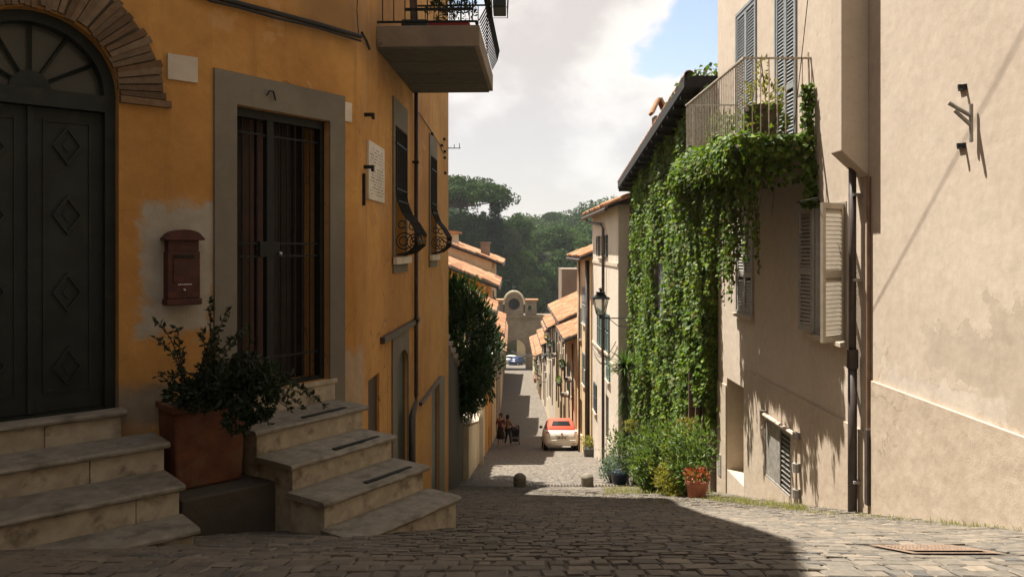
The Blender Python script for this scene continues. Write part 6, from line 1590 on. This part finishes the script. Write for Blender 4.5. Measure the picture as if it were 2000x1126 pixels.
def person(label, p, h, yaw, shirt, legs, arm_fwd=0.0, skirt=False):
    T = thing('person', label, 'person', p); k = h / 1.72; M = Matrix.Rotation(yaw, 4, 'Z')
    def w(x, y, z): return Vector(p) + (M @ Vector((x * k, y * k, z * k)))
    J = {'pelvis': (w(0, 0, .95), .13 * k), 'spine': (w(0, .01, 1.15), .12 * k), 'chest': (w(0, 0, 1.36), (.15 * k, .11 * k)), 'neck': (w(0, .01, 1.48), .055 * k), 'chin': (w(0, .03, 1.55), .065 * k), 'head': (w(0, .02, 1.63), .095 * k), 'crown': (w(0, .01, 1.70), .06 * k)}
    E = [('pelvis', 'spine'), ('spine', 'chest'), ('chest', 'neck'), ('neck', 'chin'), ('chin', 'head'), ('head', 'crown')]
    for s, n in ((-1, 'l'), (1, 'r')):
        st = .10 * s
        J.update({n + 'hip': (w(.09 * s, 0, .90), .085 * k), n + 'knee': (w(.09 * s, st * .7 + .03, .50), .055 * k), n + 'ankle': (w(.09 * s, st * 1.4, .09), .038 * k), n + 'toe': (w(.095 * s, st * 1.4 + .15, .035), .032 * k)})
        E += [('pelvis', n + 'hip'), (n + 'hip', n + 'knee'), (n + 'knee', n + 'ankle'), (n + 'ankle', n + 'toe')]
        a = arm_fwd if s > 0 else arm_fwd * .9
        J.update({n + 'sh': (w(.18 * s, 0, 1.40), .055 * k), n + 'elb': (w(.23 * s, .05 + .12 * a, 1.13), .04 * k), n + 'wri': (w(.22 * s, .08 + .40 * a, .92 + .12 * a), .028 * k), n + 'palm': (w(.22 * s, .09 + .46 * a, .86 + .15 * a), .03 * k)})
        E += [('chest', n + 'sh'), (n + 'sh', n + 'elb'), (n + 'elb', n + 'wri'), (n + 'wri', n + 'palm')]
        for i in range(4):
            J[n + 'f%d' % i] = (w(.22 * s, .06 + .022 * i + .50 * a, .78 + .006 * abs(i - 1.5) + .15 * a), .009 * k); E.append((n + 'palm', n + 'f%d' % i))
        J[n + 'th'] = (w(.21 * s, .13 + .46 * a, .83 + .15 * a), .010 * k); E.append((n + 'wri', n + 'th'))
    skin_mesh('body', J, E, 'skin', T, p, 'pelvis')
    g = {q: (J[q][0], (tuple(x * 1.12 for x in J[q][1]) if isinstance(J[q][1], tuple) else J[q][1] * 1.15)) for q in ('pelvis', 'spine', 'chest', 'lsh', 'rsh', 'lelb', 'relb')}
    skin_mesh('shirt', g, [('pelvis', 'spine'), ('spine', 'chest'), ('chest', 'lsh'), ('chest', 'rsh'), ('lsh', 'lelb'), ('rsh', 'relb')], shirt, T, p, 'pelvis')
    if skirt: MB().lathe(w(0, 0, 0), [(.24 * k, .42 * k), (.20 * k, .7 * k), (.15 * k, 1.0 * k), (.13 * k, 1.08 * k)], 14).build('skirt', legs, T, smooth=True)
    else:
        g = {q: (J[q][0], J[q][1] * 1.2) for q in ('pelvis', 'lhip', 'rhip', 'lknee', 'rknee', 'lankle', 'rankle')}
        skin_mesh('trousers', g, [('pelvis', 'lhip'), ('pelvis', 'rhip'), ('lhip', 'lknee'), ('rhip', 'rknee'), ('lknee', 'lankle'), ('rknee', 'rankle')], legs, T, p, 'pelvis')
    hb = MB(); c = w(0, -.015, 1.635)
    hb.lathe(c, [(.085 * k, -.13 * k), (.105 * k, -.03 * k), (.108 * k, .03 * k), (.085 * k, .085 * k), (.03 * k, .11 * k), (.001, .112 * k)], 12); hb.build('hair', 'dark_hair', T, smooth=True)
    fc = MB()
    for s in (-1, 1): fc.lathe(w(.033 * s, .118, 1.64), [(.001, -.01), (.01, 0), (.001, .01)], 6)
    fc.build('eyes', 'car_black', T)
    MB().lathe(w(0, .128, 1.605), [(.001, -.02), (.014, -.012), (.008, .01), (.001, .03)], 6).build('nose', 'skin', T)
    MB().box(*(lambda q: (q.x - .022, q.x + .022, q.y - .004, q.y + .004, q.z - .005, q.z + .005))(w(0, .112, 1.565))).build('mouth', 'red_cloth', T)
    for s in (-1, 1):
        MB().lathe(w(.098 * s, .01, 1.61), [(.001, -.03), (.014, -.01), (.014, .015), (.001, .03)], 6).build('ear', 'skin', T)
def people():
    d = 40.2; person('person in a dark red top standing in the left hand shade', Vector(((978 - CX) / FPX * d, d, gz(d) + .02)), 1.70, R(160), 'red_cloth', 'black_cloth', 0, True)
    d = 41.0; person('person in a rose top walking towards the pushchair', Vector(((992 - CX) / FPX * d, d, gz(d) + .02)), 1.62, R(-60), 'rose_cloth', 'black_cloth', .9, False)
    d = 42.0; p = Vector(((1006.5 - CX) / FPX * d, d, gz(d) + .02))
    T = thing('pushchair', 'black pushchair standing in the middle of the shaded street', 'pushchair', p)
    o = lambda x, y, z: p + Vector((x, y, z))
    for sx in (-.21, .21):
        for y in (-.28, .33):
            b = MB(); b.v = [o(sx + dx, y + .1 * math.cos(a), .1 + .1 * math.sin(a)) for dx in (-.02, .02) for a in [2 * math.pi * i / 14 for i in range(14)]]
            b.f = [(i, (i + 1) % 14, 14 + (i + 1) % 14, 14 + i) for i in range(14)] + [tuple(range(14))[::-1], tuple(range(14, 28))]; b.build('wheel', 'tyre', T)
        MB().tube([o(sx, .33, .1), o(sx, .05, .5), o(sx, -.38, 1.02)], .014, 5).build('frame_tube', 'car_black', T)
        MB().tube([o(sx, -.28, .1), o(sx, .05, .5)], .014, 5).build('frame_tube', 'car_black', T)
    MB().tube([o(-.21, -.38, 1.02), o(.21, -.38, 1.02)], .018, 6).build('handle', 'car_black', T)
    MB().hexa([o(-.19, -.08, .38), o(.19, -.08, .38), o(.19, .26, .46), o(-.19, .26, .46), o(-.19, -.1, .44), o(.19, -.1, .44), o(.19, .26, .52), o(-.19, .26, .52)]).build('seat', 'navy_cloth', T, bevel=.02)
    MB().hexa([o(-.19, -.12, .42), o(.19, -.12, .42), o(.19, -.06, .44), o(-.19, -.06, .44), o(-.19, -.26, .86), o(.19, -.26, .86), o(.19, -.2, .88), o(-.19, -.2, .88)]).build('backrest', 'navy_cloth', T, bevel=.015)
    b = MB(); n = 8
    for x in (-.21, .21):
        b.v += [o(x, -.24 + .34 * (1 - math.cos(a)) * .7, .66 + .36 * math.sin(a)) for a in [math.pi * .85 * i / n for i in range(n + 1)]]
    b.f = [(i, i + 1, n + 2 + i, n + 1 + i) for i in range(n)] + [tuple(range(n + 1)), tuple(range(n + 1, 2 * n + 2))[::-1]]; b.build('hood', 'black_cloth', T)
    MB().box(p.x - .17, p.x + .17, p.y - .2, p.y + .2, p.z + .17, p.z + .30).build('basket', 'black_cloth', T, bevel=.03)
people()

# ------------------------------------------------------------------ trees on the hillside
def tree(label, u, vt, vb, d, w, kind, name='hillside_tree'):
    r = random.Random(int(u * 7 + vt)); k = d / FPX; x = (u - CX) * k; zt, zb = (HY - vt) * k, (HY - vb) * k
    g = terrain(x, d); base = Vector((x, d, g - .3)); cz = (zt + zb) / 2; rx = w * k / 2; rz = (zt - zb) / 2
    lv = MB(); st = MB()
    mt = {'pine': 'pine_needle', 'cypress': 'cypress_needle', 'oak': 'oak_leaf', 'olive': 'olive_leaf', 'bright': 'bright_leaf'}[kind]
    if kind == 'pine':
        zc = zb + rz
        st.tube([base, base.lerp(Vector((x, d, zc)), .6) + Vector((.4, 0, 0)), Vector((x + .2, d, zb + rz * .4))], [.55, .45, .3], 8)
        nc = 150
        for i in range(nc):
            a = r.uniform(0, 6.283); q = r.random() ** .5; c = Vector((x + math.cos(a) * rx * q, d + math.sin(a) * rx * q, zb + rz * .5 + 2 * rz * (1 - q * q) ** .5 * r.uniform(.45, .75)))
            if i % 4 == 0: st.tube([Vector((x + .2, d, zb + rz * .35)), Vector((x, d, zb)).lerp(c, .6) + Vector((0, 0, rz * .1)), c - Vector((0, 0, .3))], [.22, .14, .05], 5)
            clump(lv, r, c, (rx * .19, rx * .19, rz * .32), 110, .75, .5, inner=.7, shell=1.2)
    elif kind == 'cypress':
        st.tube([base, Vector((x, d, zt - rz * .3))], [.3, .06], 6)
        for i in range(70):
            t = r.random(); wd = rx * (math.sin(math.pi * min(1, .12 + t * .88)) ** .6) * (1 - .35 * t); a = r.uniform(0, 6.28)
            clump(lv, r, (x + math.cos(a) * wd * .6, d + math.sin(a) * wd * .6, zb + (zt - zb) * t), (wd * .5 + .1, wd * .5 + .1, rz * .16), 70, .7, .4, inner=.75, shell=1.2)
    else:
        top = Vector((x, d, cz)); st.tube([base, base.lerp(top, .5) + Vector((r.uniform(-.4, .4), 0, 0)), top], [.35, .28, .15], 7)
        nc = 44
        for i in range(nc):
            v = rvec(r); q = r.uniform(.45, 1.0) ** .7
            c = Vector((x + v.x * rx * .82 * q, d + v.y * rx * .8 * q, cz + v.z * rz * .82 * q + .06 * rz * math.sin(i)))
            if i % 4 == 0: st.tube([base.lerp(top, .6), top.lerp(c, .5), c], [.16, .1, .04], 5)
            s = r.uniform(.20, .36); clump(lv, r, c, (rx * s, rx * s, rz * s), 170, .62 if kind != 'olive' else .5, .42, inner=.75, shell=1.3)
    plant(name, label, 'tree', base, [('trunk', 'bark', st), ('crown', mt, lv)], 'trees on the hillside')
def trees():
    T = [('broad umbrella pine topping the hill behind the orange house', 898, 352, 416, 186, 208, 'pine', 'umbrella_pine'),
         ('dark narrow cypress in front of the umbrella pine', 966, 378, 512, 181, 34, 'cypress', 'cypress_tree'),
         ('dark tree filling the space under the umbrella pine', 880, 396, 512, 183, 140, 'oak', 'hillside_tree'),
         ('bushy tree left of the cypress above the left roofs', 934, 412, 520, 186, 64, 'oak', 'hillside_tree'),
         ('dark round tree right of the cypress', 1003, 416, 505, 200, 82, 'oak', 'hillside_tree'),
         ('grey green olive tree below the cypress', 995, 450, 512, 186, 52, 'olive', 'hillside_tree'),
         ('rounded bright shrub like tree above the gate', 1022, 490, 556, 184, 62, 'bright', 'hillside_tree'),
         ('small tree tucked right above the gate pediment', 1042, 532, 604, 182, 74, 'bright', 'hillside_tree'),
         ('leafy tree just behind the left wing of the gate', 985, 512, 600, 182, 66, 'oak', 'hillside_tree'),
         ('tall dark tree in the middle of the hillside', 1085, 430, 540, 215, 104, 'oak', 'hillside_tree'),
         ('wide tree at the middle of the slope above the gate', 1048, 442, 530, 225, 90, 'oak', 'hillside_tree'),
         ('small far umbrella pine on the skyline', 1078, 417, 436, 360, 38, 'pine', 'umbrella_pine'),
         ('tall hazy tree on the skyline beside the white roof', 1135, 404, 480, 310, 66, 'oak', 'hillside_tree'),
         ('lighter tree on the skyline between the pines', 1044, 424, 480, 330, 64, 'bright', 'hillside_tree'),
         ('bushy tree below the hazy skyline tree', 1122, 446, 540, 235, 90, 'bright', 'hillside_tree'),
         ('dark tree behind the brown tower block', 1094, 490, 600, 192, 96, 'oak', 'hillside_tree'),
         ('green tree low on the slope behind the tan roof', 1064, 512, 615, 185, 62, 'oak', 'hillside_tree'),
         ('grey leaved tree half way up the slope', 1064, 492, 548, 198, 56, 'olive', 'hillside_tree'),
         ('pale tree on the skyline left of the small pine', 1014, 430, 500, 280, 64, 'oak', 'hillside_tree'),
         ('dark tree at the far right edge of the hillside', 1165, 415, 560, 260, 90, 'oak', 'hillside_tree'),
         ('small pale tree in the hollow above the gate wing', 1008, 478, 530, 195, 46, 'bright', 'hillside_tree'),
         ('tree seen over the low tiled roof on the left', 880, 430, 530, 184, 80, 'oak', 'hillside_tree')]
    for t in T: tree(t[0], *t[1:7], name=t[7])
trees()

def woodland():
    # the wooded slope behind, one dark mass of crowns
    r = random.Random(77); lv = MB()
    for i in range(420):
        d = r.uniform(205, 430); x = r.uniform(-.17, .19) * d; z = terrain(x, d); h = r.uniform(5, 9.5); w = r.uniform(2.4, 4.2)
        for k in range(5):
            v = rvec(r); clump(lv, r, (x + v.x * w * .6, d + v.y * w * .6, z + h * .55 + v.z * h * .3), (w * .6, w * .6, h * .3), 46, 1.1, .8, inner=.8, shell=1.3)
    tag(lv.build('woodland', 'oak_leaf', fix=False), 'distant woods covering the hillside', 'woods', kind='stuff')
woodland()

# ------------------------------------------------------------------ the warm haze of the air
def haze():
    m = bpy.data.materials.new('haze_air'); m.use_nodes = True; nt = m.node_tree; nt.nodes.clear()
    v = nd(nt, 'ShaderNodeVolumePrincipled', {'Color': (.93, .96, 1.0, 1), 'Density': .00016, 'Anisotropy': .2}); o = nd(nt, 'ShaderNodeOutputMaterial'); nt.links.new(v.outputs[0], o.inputs['Volume'])
    MATS['haze_air'] = m
    tag(MB().box(-950, 950, -40, 1650, -28, 62).build('haze', 'haze_air'), kind='stuff')
USE_HAZE = True
if USE_HAZE: haze()
